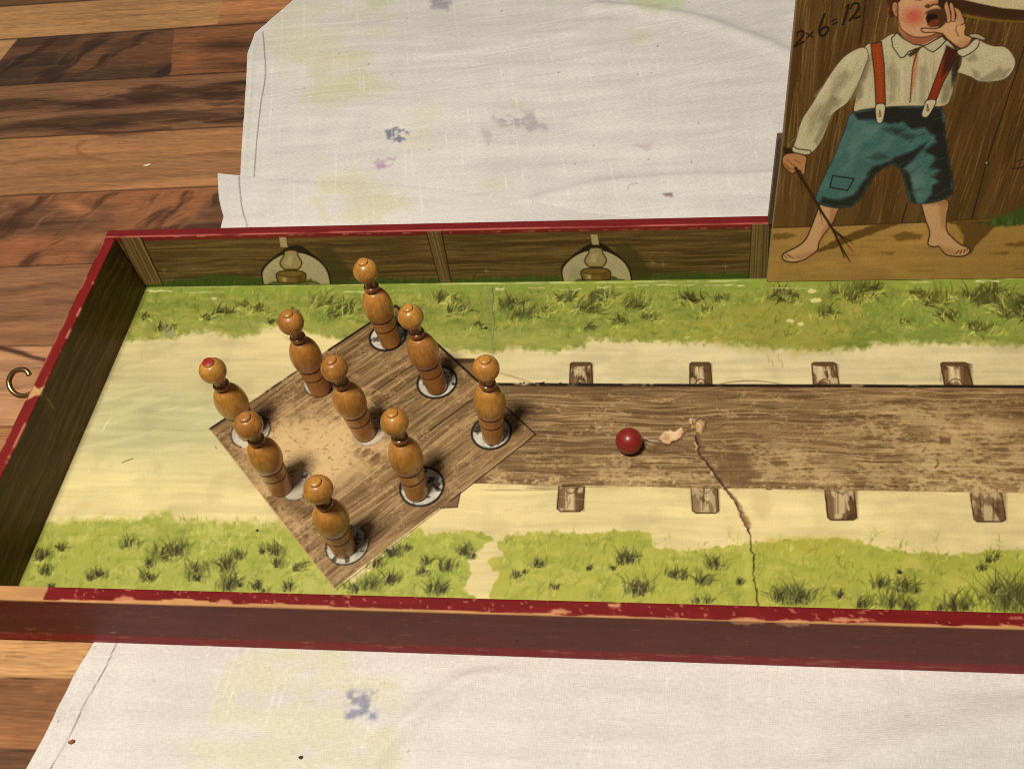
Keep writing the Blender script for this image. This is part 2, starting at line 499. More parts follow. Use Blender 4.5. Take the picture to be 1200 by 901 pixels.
for i in range(300):          # thick warp threads
    px, py = rngc.uniform(290, 1230), (rngc.uniform(-5, 285) if rngc.random() < .62 else rngc.uniform(755, 905))
    if py > 500: px = rngc.uniform(30, 1230)
    d = thread_dir(px, py); L = rngc.uniform(12, 70) if py < 500 else rngc.uniform(15, 110)
    K.stroke([(px, py), (px + d[0] * L * .5 + rngc.uniform(-.4, .4), py + d[1] * L * .5), (px + d[0] * L, py + d[1] * L)], (.3, rngc.uniform(.7, 1.4), .3), (246, 243, 236), rngc.uniform(.2, .6), .9)
for i in range(1500):         # weft: fine uneven threads drawn into shallow curves
    px, py = rngc.uniform(250, 1230), (rngc.uniform(-5, 290) if rngc.random() < .7 else rngc.uniform(755, 905))
    if py > 500: px = rngc.uniform(30, 1230)
    L = rngc.uniform(18, 90); pts = []
    for t in np.linspace(0, 1, 5):
        xx = px + L * t
        sl_ = (-.10 - .20 * max(0, (xx - 480) / 420) * max(0, (200 - py) / 200)) if py < 500 else (.03 + .04 * math.sin(xx * .012))
        pts.append((xx, py + sl_ * L * t + 1.2 * math.sin(xx * .03 + py * .05)))
    up_ = rngc.random() < .5
    K.stroke(pts, (.3, rngc.uniform(.7, 2.2), .3), (247, 243, 236) if up_ else (196, 190, 182), rngc.uniform(.08, .3), 1.0)
# seed flecks in the linen
for i in range(130):
    X0 = rngc.uniform(-2, 4.5); Y0 = rngc.uniform(1.6, 6) if rngc.random() < .6 else rngc.uniform(-2.4, -1.3)
    a, b = proj((X0, Y0, ZC))
    K.ell(float(a), float(b), rngc.uniform(.4, 1.0), rngc.uniform(.4, .9), (110, 96, 86), rngc.uniform(.3, .9), .9)
# hem stitching
K.rows = (nA, nA + nA2 - 1)
hem = curve([(280, 205), (281, 222), (284, 245), (290, 266)], 12)
K.stroke(hem, 1.0, (104, 92, 84), .9, 1.0)
K.rows = (0, nA + 1)
K.stroke(curve([(20, 960), (59, 901), (82, 860), (103, 818), (122, 785), (140, 745)], 10), 1.0, (112, 100, 92), .9, 1.0)
K.rows = (rC, len(rows))
K.stroke(curve([(297, 230), (298, 205), (301, 165), (306, 120), (311, 90), (310, 60), (308, 38)], 10), 1.0, (112, 98, 86), .9, 1.0)
K.stroke(curve([(288, 205), (290, 165), (295, 110), (298, 70), (303, 40)], 10), 3, (206, 198, 186), .4, 3)


def cloth_nodes(nt, b, tc, src):
    def strand(scale, st):
        mp = nt.nodes.new('ShaderNodeMapping'); mp.inputs['Scale'].default_value = st
        mp.inputs['Rotation'].default_value = (0, 0, -.05)
        n = nt.nodes.new('ShaderNodeTexNoise'); n.inputs['Scale'].default_value = scale; n.inputs['Detail'].default_value = 2
        nt.links.new(tc.outputs['Object'], mp.inputs[0]); nt.links.new(mp.outputs[0], n.inputs['Vector'])
        return n.outputs['Fac']
    a = strand(1, (2300, 420, 1)); c = strand(1, (300, 2100, 1))
    ad = nt.nodes.new('ShaderNodeMath'); ad.operation = 'ADD'; nt.links.new(a, ad.inputs[0]); nt.links.new(c, ad.inputs[1])
    bp = nt.nodes.new('ShaderNodeBump'); bp.inputs['Strength'].default_value = 1; bp.inputs['Distance'].default_value = .00022
    nt.links.new(ad.outputs[0], bp.inputs['Height']); nt.links.new(bp.outputs[0], b.inputs['Normal'])
    mr = nt.nodes.new('ShaderNodeMapRange'); mr.inputs['From Min'].default_value = .7; mr.inputs['From Max'].default_value = 1.3
    mr.inputs['To Min'].default_value = .84; mr.inputs['To Max'].default_value = 1.10
    nt.links.new(ad.outputs[0], mr.inputs['Value'])
    mx = nt.nodes.new('ShaderNodeMix'); mx.data_type = 'RGBA'; mx.blend_type = 'MULTIPLY'; mx.inputs['Factor'].default_value = 1
    nt.links.new(src, mx.inputs['A']); nt.links.new(mr.outputs[0], mx.inputs['B']); nt.links.new(mx.outputs['Result'], b.inputs['Base Color'])


M_CLOTH = mat('white linen', rough=.9, spec=.1, setup=cloth_nodes)
cloth = grid_mesh('tablecloth', K.P, K.C, M_CLOTH, gain=1.0)
tag(cloth, 'white linen cloth with faded yellow stains spread on the wood under the game box', 'tablecloth')

# ================================================================ GAME BOX
box = tag(empty('game_box', (0, 0, -TB)), 'long shallow red edged skittles game box with a painted lane and meadow inside', 'game box')
OFF = np.array([0, 0, TB])                 # children are built relative to the box's base


# ---------------- printed floor of the tray
fx = np.concatenate([np.arange(XL, 3.95, .0043), np.arange(3.95, XR + .001, .03)])
fy = np.linspace(YF, YB, 560)
X, Y = np.meshgrid(fx, fy)
F = Canvas(np.dstack([X, Y, np.zeros_like(X)]))
FXs, FYs = X, Y
x, y = F.x, F.y
CREAM = np.array([224, 205, 146.]); GREY = np.array([196, 190, 142.])
c = np.broadcast_to(CREAM, F.C.shape).copy()


def mixin(c, m, col):
    return c * (1 - m[..., None]) + np.asarray(col, float) * m[..., None]


n_big = fbm(X * 2.2, Y * 3.5, 1, 4)
left = np.exp(-(((x - 190) / 130) ** 2 + ((y - 490) / 75) ** 2)) * .9
c = mixin(c, np.clip(left * (.6 + .9 * n_big), 0, 1), (186, 182, 132))
c = mixin(c, np.clip(np.exp(-(((x - 240) / 120) ** 2 + ((y - 425) / 32) ** 2)) * .75, 0, 1), (208, 192, 142))
c = mixin(c, sst(470, 440, y) * sst(520, 640, x) * .75, (212, 198, 152))
c = mixin(c, np.exp(-(((x - 160) / 120) ** 2 + ((y - 575) / 28) ** 2)) * .8, (226, 212, 148))
streak = fbm(X * 2.5, Y * 34 + 2 * n_big, 2, 4)
c = c * (1 + .16 * (streak - .5) + .12 * (n_big - .5))[..., None]
sw = sst(.58, .72, fbm(X * 3 + Y * 2, Y * 20 - X * 6, 3, 3)) * sst(330, 200, x) * .35
c = mixin(c, sw, (222, 214, 160))
F.C[:] = c


def grass_col(base, hi, lo):
    base, hi, lo = (np.array(v, float) for v in (base, hi, lo))

    def f(s, sl):
        X_, Y_ = FXs[sl], FYs[sl]
        n1 = fbm(X_ * 7, Y_ * 16, 1, 3); n2 = fbm(X_ * 14 + 4 * Y_, Y_ * 28, 4, 3)
        q = mixin(np.broadcast_to(base, X_.shape + (3,)), sst(.5, .68, n1) * .8, hi)
        return mixin(q, sst(.56, .72, n2) * .55, lo)
    return f


# back meadow strip
back_edge = [(140, 325), (1500, 318), (1500, 404), (1200, 404), (1120, 402), (1030, 401), (1012, 408), (960, 411), (900, 407), (868, 404), (800, 400), (740, 399), (692, 397), (684, 405),
             (650, 411), (592, 406), (585, 411), (545, 411), (505, 402), (470, 402), (430, 405), (400, 398), (360, 388), (330, 384), (318, 378), (300, 392), (270, 395), (240, 386), (205, 396), (150, 399)]
F.poly(back_edge, grass_col((132, 142, 56), (160, 158, 70), (104, 122, 44)), 1, 7, 6, .2)
F.poly([(150, 372), (330, 372), (420, 380), (560, 385), (680, 388), (690, 397), (650, 408), (545, 410), (430, 402), (330, 382), (240, 384), (150, 396)], (166, 166, 82), .5, 10, 6, .08)
F.poly([(850, 355), (960, 360), (1000, 385), (960, 410), (800, 399), (820, 378)], (166, 156, 62), .6, 16, 10, .06)
F.poly([(700, 385), (800, 378), (840, 398), (720, 398)], (160, 158, 62), .6, 10, 6, .06)
F.poly([(1000, 350), (1200, 345), (1300, 400), (1040, 398)], (124, 146, 58), .5, 12, 8, .06)
F.poly([(140, 328), (1400, 318), (1400, 338), (560, 344), (170, 347)], (134, 152, 56), .7, 6, 3, .08)
# front meadow strip
F.poly([(30, 618), (80, 608), (130, 606), (170, 606), (195, 600), (215, 612), (290, 612), (345, 612), (420, 700), (0, 730), (0, 640)], grass_col((166, 170, 72), (186, 184, 92), (138, 152, 58)), 1, 9, 8, .14)
F.poly([(395, 700), (490, 618), (500, 628), (520, 625), (545, 621), (568, 624), (578, 632), (560, 644), (548, 656), (552, 672), (545, 690), (560, 705), (480, 725), (395, 715)],
       grass_col((164, 170, 66), (182, 180, 82), (132, 150, 52)), 1, 2.5, 4, .16)
F.poly([(582, 636), (600, 626), (640, 623), (700, 625), (740, 621), (762, 625), (768, 640), (800, 645), (840, 640), (880, 637), (940, 632), (1000, 631), (1020, 640), (1060, 646), (1120, 650), (1160, 644), (1300, 640),
        (1400, 780), (560, 740), (575, 690), (590, 668), (576, 668), (572, 655), (590, 650)], grass_col((172, 172, 66), (188, 182, 80), (146, 158, 56)), 1, 2.5, 5, .15)
F.poly([(900, 630), (990, 629), (1010, 640), (960, 650), (880, 645)], (176, 166, 60), .6, 8, 5, .1)


def blades(cx, cy, n, r, spread, lean, col, alpha, w=2.0, ground=6, rg=random):
    for i in range(n):
        a = -math.pi / 2 + rg.gauss(lean, spread)
        L = r * rg.uniform(.45, 1.1)
        bx = cx + rg.uniform(-ground, ground); by = cy + rg.uniform(-ground * .35, ground * .35)
        bend = rg.uniform(-.5, .5)
        p = [(bx, by), (bx + L * .5 * math.cos(a), by + L * .5 * math.sin(a)), (bx + L * math.cos(a + bend), by + L * math.sin(a + bend))]
        k = rg.uniform(.8, 1.2)
        F.stroke(curve(p, 3), (w * .5, w, .4), tuple(v * k for v in col), alpha * rg.uniform(.6, 1), .9)


rg = random.Random(3)
# soft mid tone blades everywhere on the grass
for i in range(620):
    if i % 2:
        px, py = rg.uniform(150, 1220), rg.uniform(342, 398)
        if px < 330 and py > 384: continue
        col = rg.choice([(112, 130, 46), (150, 156, 66), (178, 170, 78), (96, 112, 40)])
        blades(px, py, rg.randint(2, 5), rg.uniform(6, 13), .7, rg.choice([.7, .9, -.6, .3]), col, .6, 1.7, 5, rg)
    else:
        px, py = rg.uniform(20, 1230), rg.uniform(625, 712)
        if 545 < px < 590 or 350 < px < 420: continue
        col = rg.choice([(140, 152, 56), (194, 190, 96), (124, 140, 50), (184, 182, 84)])
        blades(px, py, rg.randint(2, 5), rg.uniform(7, 16), .5, rg.choice([.2, .4, -.3]), col, .55, 1.8, 5, rg)
for i in range(5200):
    back = i % 2
    px = rg.uniform(20, 1230); py = rg.uniform(338, 402) if back else rg.uniform(618, 716)
    if back and px < 150: continue
    if not back and (548 < px < 592): continue
    if back and py > (384 if px < 420 else 398): continue
    if not back and py < np.interp(px, [20, 130, 345, 490, 640, 770, 1000, 1120, 1230], [640, 616, 622, 630, 632, 650, 642, 656, 652]): continue
    pal = [(118, 132, 48), (148, 156, 64), (168, 168, 76), (104, 118, 42), (132, 146, 52), (158, 156, 84)] if back else [(150, 158, 58), (178, 178, 78), (190, 186, 92), (134, 146, 52), (160, 166, 62), (196, 190, 104), (118, 130, 48)]
    L = rg.uniform(4, 13); a = -math.pi / 2 + rg.gauss(.35 if back else .12, .75 if back else .5)
    F.stroke([(px, py), (px + L * .5 * math.cos(a), py + L * .5 * math.sin(a)), (px + L * math.cos(a + .3), py + L * math.sin(a + .3))], (.8, rg.uniform(1.6, 3.2), .5), rg.choice(pal), rg.uniform(.25, .6), 1.4)
DK = (66, 62, 26); DK2 = (84, 84, 34); DK3 = (52, 44, 20)
tufts_back = [(192, 388, 18), (172, 372, 10), (240, 372, 12), (262, 366, 12), (286, 358, 14), (300, 362, 12), (318, 378, 13), (404, 362, 18), (372, 355, 14), (392, 368, 12), (350, 366, 12), (536, 365, 14),
              (520, 352, 12), (560, 382, 12), (612, 372, 18), (600, 360, 14), (640, 364, 14), (660, 350, 16), (688, 362, 18), (704, 352, 16), (742, 360, 20), (728, 376, 14), (760, 372, 14), (688, 384, 12),
              (815, 352, 20), (828, 362, 14), (846, 352, 14), (912, 350, 16), (925, 346, 12), (968, 368, 18), (992, 345, 18), (1012, 342, 18), (1002, 352, 12), (1092, 352, 20), (1080, 344, 14),
              (1152, 352, 30), (1170, 356, 26), (1130, 348, 20), (1190, 368, 20), (1150, 388, 14), (1140, 384, 12), (1110, 372, 12), (1060, 378, 10), (450, 372, 12), (470, 366, 10), (1210, 360, 24), (1240, 352, 24)]
OL = [(104, 112, 44), (92, 98, 40), (118, 124, 50), (84, 88, 34)]
for (tx, ty, r) in tufts_back:
    r *= rg.choice([.6, .85, 1.0, 1.2, 1.35])
    ln_b = rg.choice([.7, .9, -.7, .3])
    for q in range(5):
        blades(tx + rg.uniform(-r, r) * .6, ty + rg.uniform(-3, 3), int(r * .34), r * rg.uniform(.6, 1.0), .45, ln_b + rg.uniform(-.3, .3), rg.choice(OL), .55, 2.6, r * .4, rg)
    dk_ = rg.choice([DK, DK2, (74, 76, 28), (90, 92, 36)])
    blades(tx, ty, int(r * .7), r * .8, .6, ln_b, dk_, rg.uniform(.6, .95), 2.2, r * .6, rg)
    blades(tx + rg.uniform(-4, 4), ty + 2, int(r * .35), r * .7, .5, ln_b * 1.3, (58, 50, 22), rg.uniform(.5, .9), 2.2, r * .7, rg)
    for q in range(3):
        blades(tx + rg.uniform(-r, r) * 1.2, ty + rg.uniform(0, 9), 4, r * rg.uniform(.5, .9), .5, ln_b, rg.choice([(184, 184, 88), (172, 178, 78), (196, 194, 100)]), .65, 1.9, r * .4, rg)
tufts_front = [(118, 676, 28), (104, 680, 18), (52, 672, 20), (46, 655, 16), (70, 645, 14), (60, 690, 16), (150, 640, 14), (192, 655, 22), (205, 650, 20), (172, 680, 18), (176, 664, 16), (232, 680, 18), (229, 672, 16), (262, 668, 18),
               (278, 655, 16), (322, 650, 20), (308, 648, 14), (326, 664, 14), (268, 690, 20), (280, 688, 16), (310, 694, 16), (336, 692, 16), (348, 668, 12), (300, 690, 14),
               (476, 645, 14), (462, 652, 16), (440, 664, 18), (432, 690, 18), (456, 684, 20), (494, 674, 16), (508, 694, 20), (518, 694, 16), (545, 650, 16), (552, 654, 12), (500, 660, 14), (415, 694, 14), (520, 668, 14),
               (605, 676, 14), (614, 672, 12), (630, 664, 12), (730, 660, 22), (738, 658, 20), (719, 667, 12), (748, 696, 24), (752, 696, 16), (802, 678, 26), (788, 676, 20), (820, 684, 20), (835, 666, 18), (868, 684, 10),
               (816, 706, 14), (830, 706, 12), (926, 706, 26), (940, 706, 24), (912, 704, 18), (1034, 688, 18), (1058, 694, 22), (1054, 672, 12), (1074, 694, 12), (1046, 712, 22), (1064, 716, 18), (1118, 716, 28), (1132, 714, 22), (1150, 702, 12),
               (1180, 712, 38), (1192, 712, 38), (1164, 694, 20), (1160, 658, 12), (1150, 668, 14), (1100, 716, 22), (1212, 720, 34), (1010, 712, 14), (985, 700, 12), (650, 690, 10), (690, 668, 10)]
for (tx, ty, r) in tufts_front:
    r *= rg.choice([.55, .8, 1.0, 1.15, 1.35])
    ln_b = rg.choice([.15, .5, -.25, .3])
    for q in range(4):
        blades(tx + rg.uniform(-r, r) * .45, ty + rg.uniform(-2, 2), int(r * .34), r * rg.uniform(.7, 1.1), .4, ln_b * .6 + rg.uniform(-.2, .2), rg.choice(OL), .5, 2.8, r * .4, rg)
    blades(tx, ty, int(r * .5), r * .95, .38, ln_b, rg.choice([DK, DK2, (92, 92, 36)]), rg.uniform(.5, .85), 2.2, r * .36, rg)
    blades(tx, ty, 6, r * .7, .35, ln_b * .6, DK3, rg.uniform(.6, .95), 2.4, r * .25, rg)
    blades(tx + 3, ty + 2, 6, r * .7, .8, 0, (184, 184, 96), .6, 1.5, r * .7, rg)
# ragged fringe of the front grass against the sand
for i in range(150):
    px = rg.uniform(40, 1220)
    e = np.interp(px, [40, 130, 200, 290, 345, 490, 520, 568, 600, 640, 740, 762, 770, 840, 940, 1010, 1060, 1120, 1220], [616, 608, 604, 613, 614, 622, 628, 626, 630, 626, 625, 628, 643, 643, 635, 636, 648, 652, 645])
    if 345 < px < 490 or 572 < px < 592: continue
    blades(px, e + 5, 2, rg.uniform(5, 9), .5, 0, (170, 172, 76), .8, 1.8, 3, rg)
# worn white flecks along the wall
for a, b, yy, w in [(172, 200, 341, 2), (215, 262, 343, 1), (400, 452, 342, 2), (460, 480, 341, 1), (582, 606, 338.5, 2.6), (610, 640, 337.5, 1.2), (642, 690, 339, 1.6), (700, 745, 336.5, 2.0), (745, 800, 334, 1.2), (800, 880, 334.5, 2.0), (1130, 1170, 330, 2.0), (1060, 1095, 331, 1.2),
                    (900, 960, 338, .8)]:
    pts = [(a + (b - a) * t, yy + rg.uniform(-.7, .7)) for t in np.linspace(0, 1, 7)]
    F.stroke(pts, [w * rg.uniform(.2, 1.2) for _ in pts], (226, 216, 172), .8, 1.3, mask=lambda s, sl: sst(.36, .56, fbm(s.x[sl] * .10, s.y[sl] * .3, 1, 3)))
F.stroke([(160, 336), (400, 333.5), (800, 330), (1300, 325)], 2.2, (206, 206, 140), .75, 1.5, mask=lambda s, sl: sst(.35, .6, fbm(s.x[sl] * .06, s.y[sl] * .3, 2, 3)))
for px, py, w, h in [(952, 341, 6, 2.4), (956, 352, 7, 3), (926, 376, 5, 2), (938, 380, 4, 2), (805, 395, 3, 1), (770, 400, 5, 1.5), (250, 350, 4, 1)]:
    F.ell(px, py, w, h, (228, 214, 150), .85, 1.5, 1.5, jf=.4)

def tone_grass():
    g_ = F.C; lum = g_.mean(-1, keepdims=True)
    m_ = sst(.98, 1.06, g_[..., 1] / np.maximum(g_[..., 0], 1))[..., None]
    m_ = np.maximum(m_, sst(.60, .46, g_[..., 2] / np.maximum(g_[..., 0], 1))[..., None])
    F.C[:] = g_ * (1 - .06 * m_) + (lum * np.array([1.06, 1.0, .86])) * (.06 * m_)


tone_grass()
# ---------------- sleepers and lane
WD = np.array([132, 103, 66.]); WL = np.array([178, 147, 102.]); WDK = np.array([86, 62, 37.])


def wood_print(ang, seed, fu=2.0, fv=26.0, wav=.06, lanev=0.0):
    ca, sa = math.cos(ang), math.sin(ang)

    def f(s, sl):
        X_, Y_ = FXs[sl], FYs[sl]
        u = X_ * ca + Y_ * sa; v = -X_ * sa + Y_ * ca
        v = v + wav * 2.2 * (fbm(u * .9, v * 2.2, seed, 3) - .5) + .010 * (vn(u * 7, v * 9, seed + 3) - .5)
        n1 = vn(u * fu * .9, v * fv * 1.9, seed + 1) * .6 + vn(u * fu * 2.1, v * fv * 3.6, seed + 2) * .4
        n2 = vn(u * fu * 1.3, v * fv * 2.6, seed + 4) * .6 + vn(u * fu * 2.6, v * fv * 4.4, seed + 5) * .4
        n3 = fbm(u * fu * .45, v * fv * .5, seed + 3, 2)
        c = mixin(np.broadcast_to(WD, X_.shape + (3,)), sst(.52, .30, n3) * .35, WDK)
        c = mixin(c, sst(.56, .70, n1) * .62, WL)
        c = mixin(c, sst(.58, .72, n2) * .60, WDK)
        grit = vn(X_ * 190, Y_ * 190, 3)
        c = mixin(c, sst(.72, .9, grit) * .35, WL)
        return c * (1 + .12 * (fbm(u * 1.5, v * 4, seed + 5, 3) - .5))[..., None]
    return f


def sleeper(pts, top, arcs=True, fade=1.0):
    p = np.array(pts, float)
    q4 = p if len(p) > 4 else np.array([p[0] + (1, 1.5), p[0] + (3.5, 0), p[1] + (-3.5, 0), p[1] + (-1, 1.5), p[2], p[3]]); p = q4
    F.poly(p, (118, 89, 58), .95 * fade, 1.0)
    cx = p[:, 0].mean(); w = np.ptp(p[:, 0]); y0, y1 = p[:, 1].min(), p[:, 1].max()
    F.poly([(cx - w * .22, y0 + 3), (cx + w * .12, y0 + 3), (cx + w * .14, y1 - 1), (cx - w * .2, y1 - 1)], (216, 194, 146), .85 * fade, 3)
    F.poly([(cx + w * .2, y0 + 2), (cx + w * .5, y0 + 2), (cx + w * .5, y1 - 1), (cx + w * .24, y1 - 1)], (86, 60, 36), .6 * fade, 4)
    F.outline(p, 1.3, (70, 46, 28), .9 * fade, 1.0)
    for i in range(7):
        xx = cx + rg.uniform(-.45, .45) * w
        F.stroke([(xx, y0 + 2 + rg.uniform(0, 4)), (xx + rg.uniform(-1, 1), y1 - rg.uniform(1, 10))], 1.0, (78, 54, 32), .5 * fade, .9)
    F.poly(p, (70, 46, 28), .75 * fade, 1.5, mask=lambda s, sl: sst(.52, .66, fbm(FXs[sl] * 22, FYs[sl] * 14, 2, 4)))
    F.poly(p, (226, 206, 160), .7 * fade, 3, mask=lambda s, sl: sst(.56, .68, fbm(FXs[sl] * 30, FYs[sl] * 12, 5, 3)))
    F.outline(p, 1.5, (62, 40, 24), .85 * fade, .9)
    if top:
        F.ell(cx, y0 + 2, w * .46, 2.4, (92, 66, 40), .95 * fade, 1.2)
        F.stroke(curve([(cx - w * .22, y1 + 1), (cx - w * .18, y1 - 6), (cx, y1 - 9), (cx + w * .18, y1 - 6), (cx + w * .22, y1 + 1)], 5), 1.2, (74, 50, 30), .85 * fade); F.ell(cx + 1, y1 - 3, w * .09, 3, (110, 80, 50), .8 * fade, 1.5)
    else:
        F.stroke(curve([(cx - w * .24, y0), (cx - w * .18, y0 + 6), (cx, y0 + 9), (cx + w * .18, y0 + 6), (cx + w * .24, y0)], 4), 1.1, (74, 50, 30), .8 * fade)


for cx, w, sk in [(681, 27, 0), (821, 26, .5), (967, 30, 1.5), (1121, 33, 3), (1290, 36, 5)]:
    sleeper([(cx - w / 2 - sk, 425), (cx + w / 2 - sk, 425), (cx + w / 2 + sk, 453), (cx - w / 2 + sk, 453)], True)
for cx, w, sk, yb_, fd in [(669, 30, -1, 599, 1), (826, 31, 1, 601, .8), (985, 34, 2, 609, 1), (1157, 37, 3, 611, .85), (1345, 40, 4, 616, 1)]:
    sleeper(np.array([(cx - w / 2 - sk, 569), (cx + w / 2 - sk, 570), (cx + w / 2 + sk, yb_ - 3), (cx + w / 2 + sk - 4, yb_), (cx - w / 2 + sk + 4, yb_), (cx - w / 2 + sk, yb_ - 3)]), False, fade=fd)
F.poly([(512, 574), (540, 574), (536, 594), (516, 595)], (108, 80, 52), .9, 1); F.outline([(512, 574), (540, 574), (536, 594), (516, 595)], 1.4, (66, 44, 26), .9)
F.poly([(522, 421), (560, 421), (566, 452), (536, 452)], (116, 88, 56), .95, 1.2)
F.poly([(522, 420), (556, 420), (558, 425), (528, 426)], (74, 52, 32), .95, 1.2)
F.stroke([(583, 436), (600, 441), (625, 449)], (1, 2, 1), (166, 140, 96), .8, 2)
lane = [(520, 450.5), (800, 451.5), (1500, 454), (1560, 588), (1190, 577.5), (800, 571), (540, 566)]
F.poly(lane, wood_print(-.012, 1), 1, 1.0, .6, .4)
# a lens shaped eye in the grain, dark streaks
for cx, cy, L, hh in [(880, 470, 90, 7), (1000, 520, 110, 8), (640, 520, 70, 8), (760, 548, 80, 6), (1120, 476, 90, 5), (700, 470, 80, 5)]:
    for k in range(4):
        t = np.linspace(-1, 1, 16)
        up = np.c_[cx + L * t, cy + .01 * L * t - hh * (1 + k * .8) * (1 - t ** 2)]
        F.stroke(up, (.6, 1.6, .6), (96, 70, 42), .55, 1.2)
        F.stroke(np.c_[up[:, 0], 2 * cy - up[:, 1]], (.6, 1.6, .6), (170, 140, 96), .4, 1.2)
for i in range(170):
    px, py = rg.uniform(560, 1210), rg.uniform(455, 570); L = rg.uniform(20, 90)
    yy = [py + rg.uniform(-1, 1) + .01 * L * t for t in range(4)]
    F.stroke([(px + L * t / 3, yy[t]) for t in range(4)], (.4, rg.uniform(1, 2.2), .4), rg.choice([(92, 66, 40), (104, 78, 48), (180, 150, 104), (170, 140, 94)]), rg.uniform(.25, .6), 1.0)


for i in range(760):
    px, py = rg.uniform(545, 1215), rg.uniform(454, 572); L = rg.uniform(30, 120); n_ = 7
    pts = []
    for t in range(n_):
        xx = px + L * t / (n_ - 1)
        pts.append((xx, py + 7 * (float(vn(xx * .012, py * .05, 2)) - .5) + 3 * (float(vn(xx * .03, py * .09, 3)) - .5)))
    F.stroke(pts, [.3] + [rg.uniform(.6, 1.5) for _ in range(n_ - 2)] + [.3], rg.choice([(84, 60, 36), (92, 67, 41), (178, 148, 102), (186, 156, 110), (100, 74, 46)]), rg.uniform(.3, .7), .8)


def worn(fs, lo, hi, seed=0, stretch=2.0):
    return lambda s, sl: sst(lo, hi, .55 * fbm(FXs[sl] * fs * .6, FYs[sl] * fs * stretch * .6, seed, 4) + .45 * fbm(FXs[sl] * fs * 3.2, FYs[sl] * fs * 3.2 * (1 + .35 * (stretch - 1)), seed + 2, 3)) * (.72 + .28 * vn(FXs[sl] * 150, FYs[sl] * 150, seed))


WORN = (206, 178, 124)
F.poly([(560, 556), (800, 556), (1220, 558), (1220, 580), (800, 573), (545, 568)], WORN, .9, 8, 3, .1, mask=worn(16, .46, .62, 1))
F.poly([(960, 480), (1150, 470), (1220, 520), (1200, 580), (950, 575), (1000, 530)], WORN, .62, 26, 16, .04, mask=worn(13, .42, .60, 2, 2.6))
F.poly([(1090, 490), (1170, 500), (1180, 570), (1060, 565), (1075, 530)], (208, 180, 126), .62, 22, 10, .06, mask=worn(11, .36, .6, 4, 2.6))
F.poly([(690, 540), (830, 520), (900, 560), (870, 574), (690, 570)], WORN, .6, 16, 10, .06, mask=worn(18, .45, .6, 3))
F.poly([(860, 515), (960, 530), (980, 560), (900, 560)], WORN, .7, 14, 8, .06, mask=worn(16, .44, .6, 5))
F.poly([(560, 453), (1220, 455), (1220, 560), (560, 560)], (190, 160, 108), .6, 10, mask=worn(22, .58, .68, 0))
F.poly([(836, 535), (875, 530), (890, 560), (870, 572), (840, 566)], (110, 82, 52), .7, 10, 5, .1)
F.poly([(1100, 512), (1114, 512), (1113, 520), (1102, 520)], (96, 70, 44), .8, 3, 2, .3)
F.stroke([(1096, 548), (1100, 543), (1098, 538)], 2, (100, 74, 46), .8); F.stroke([(1081, 530), (1085, 524)], 1.6, (100, 74, 46), .8)
F.stroke([(560, 450), (575, 450.3), (800, 451.5), (980, 452.2), (1500, 454)], 3.4, (30, 20, 14), .96, 1.0, mask=lambda s, sl: .25 + .75 * sst(.22, .4, fbm(s.x[sl] * .05, s.y[sl] * .05, 5, 3)))
for i in range(14):
    px = rg.uniform(610, 680); F.ell(px, 449 + rg.uniform(-1, 2.5), rg.uniform(1, 4), .9, (26, 18, 12), .9)
F.stroke([(898, 573.0), (904, 573.2)], 1.5, (40, 26, 18), .9)

# ---------------- diamond standing plate
DL, DT, DR, DB = (246, 503), (462.5, 357), (629, 508), (392, 689)
F.poly([DL, DT, DR, DB], wood_print(math.radians(44), 3, fu=2.2, fv=22, wav=.045), 1, 1.0, .5, .5)
rg2 = random.Random(9)


def dlerp(a, b):   # a along L->T, b along L->B
    wl = np.array([-1, 0.014]); wt = np.array([.014, 1]); wb = np.array([-.014, -1])
    w = wl + (wt - wl) * a + (wb - wl) * b
    q = proj((w[0], w[1], 0)); return float(q[0]), float(q[1])


for i in range(240):
    b = rg2.uniform(.02, .98); a0_ = rg2.uniform(-.1, .95); L = rg2.uniform(.08, .35)
    pts = [dlerp(min(max(a0_ + L * t, .01), .99), min(max(b + .012 * math.sin(5 * t + i) + .02 * (t - .5), .01), .99)) for t in (0, .33, .66, 1)]
    F.stroke(pts, (.4, rg2.uniform(.9, 2.2), .4), rg2.choice([(88, 62, 38), (100, 74, 46), (178, 148, 104), (170, 140, 96)]), rg2.uniform(.3, .65), 1.0)
for cb, ca in [(.5, .62), (.22, .75), (.8, .5), (.85, .85)]:      # cathedral loops in the printed grain
    for k in range(5):
        w = .018 + .017 * k
        pts = [dlerp(min(max(ca - .28 - .05 * k + .5 * (1 - t * t), .01), .985), min(max(cb + w * t, .01), .99)) for t in np.linspace(-1, 1, 11)]
        F.stroke(pts, (.6, 1.5, .6), (92, 66, 40) if k % 2 else (174, 144, 100), .5, 1.1)
for b, a0_, a1_ in [(1 / 3 + .01, .02, .52), (1 / 3 + .01, .62, 1.0), (2 / 3 + .01, .50, 1.0)]:
    F.stroke([dlerp(a0_, b), dlerp(a1_, b)], 1.4, (44, 30, 18), .85, 1.0)
F.stroke([dlerp(.10, 2 / 3 + .02), dlerp(.46, 2 / 3 + .01)], 1.3, (214, 188, 146), .6, 1.2)
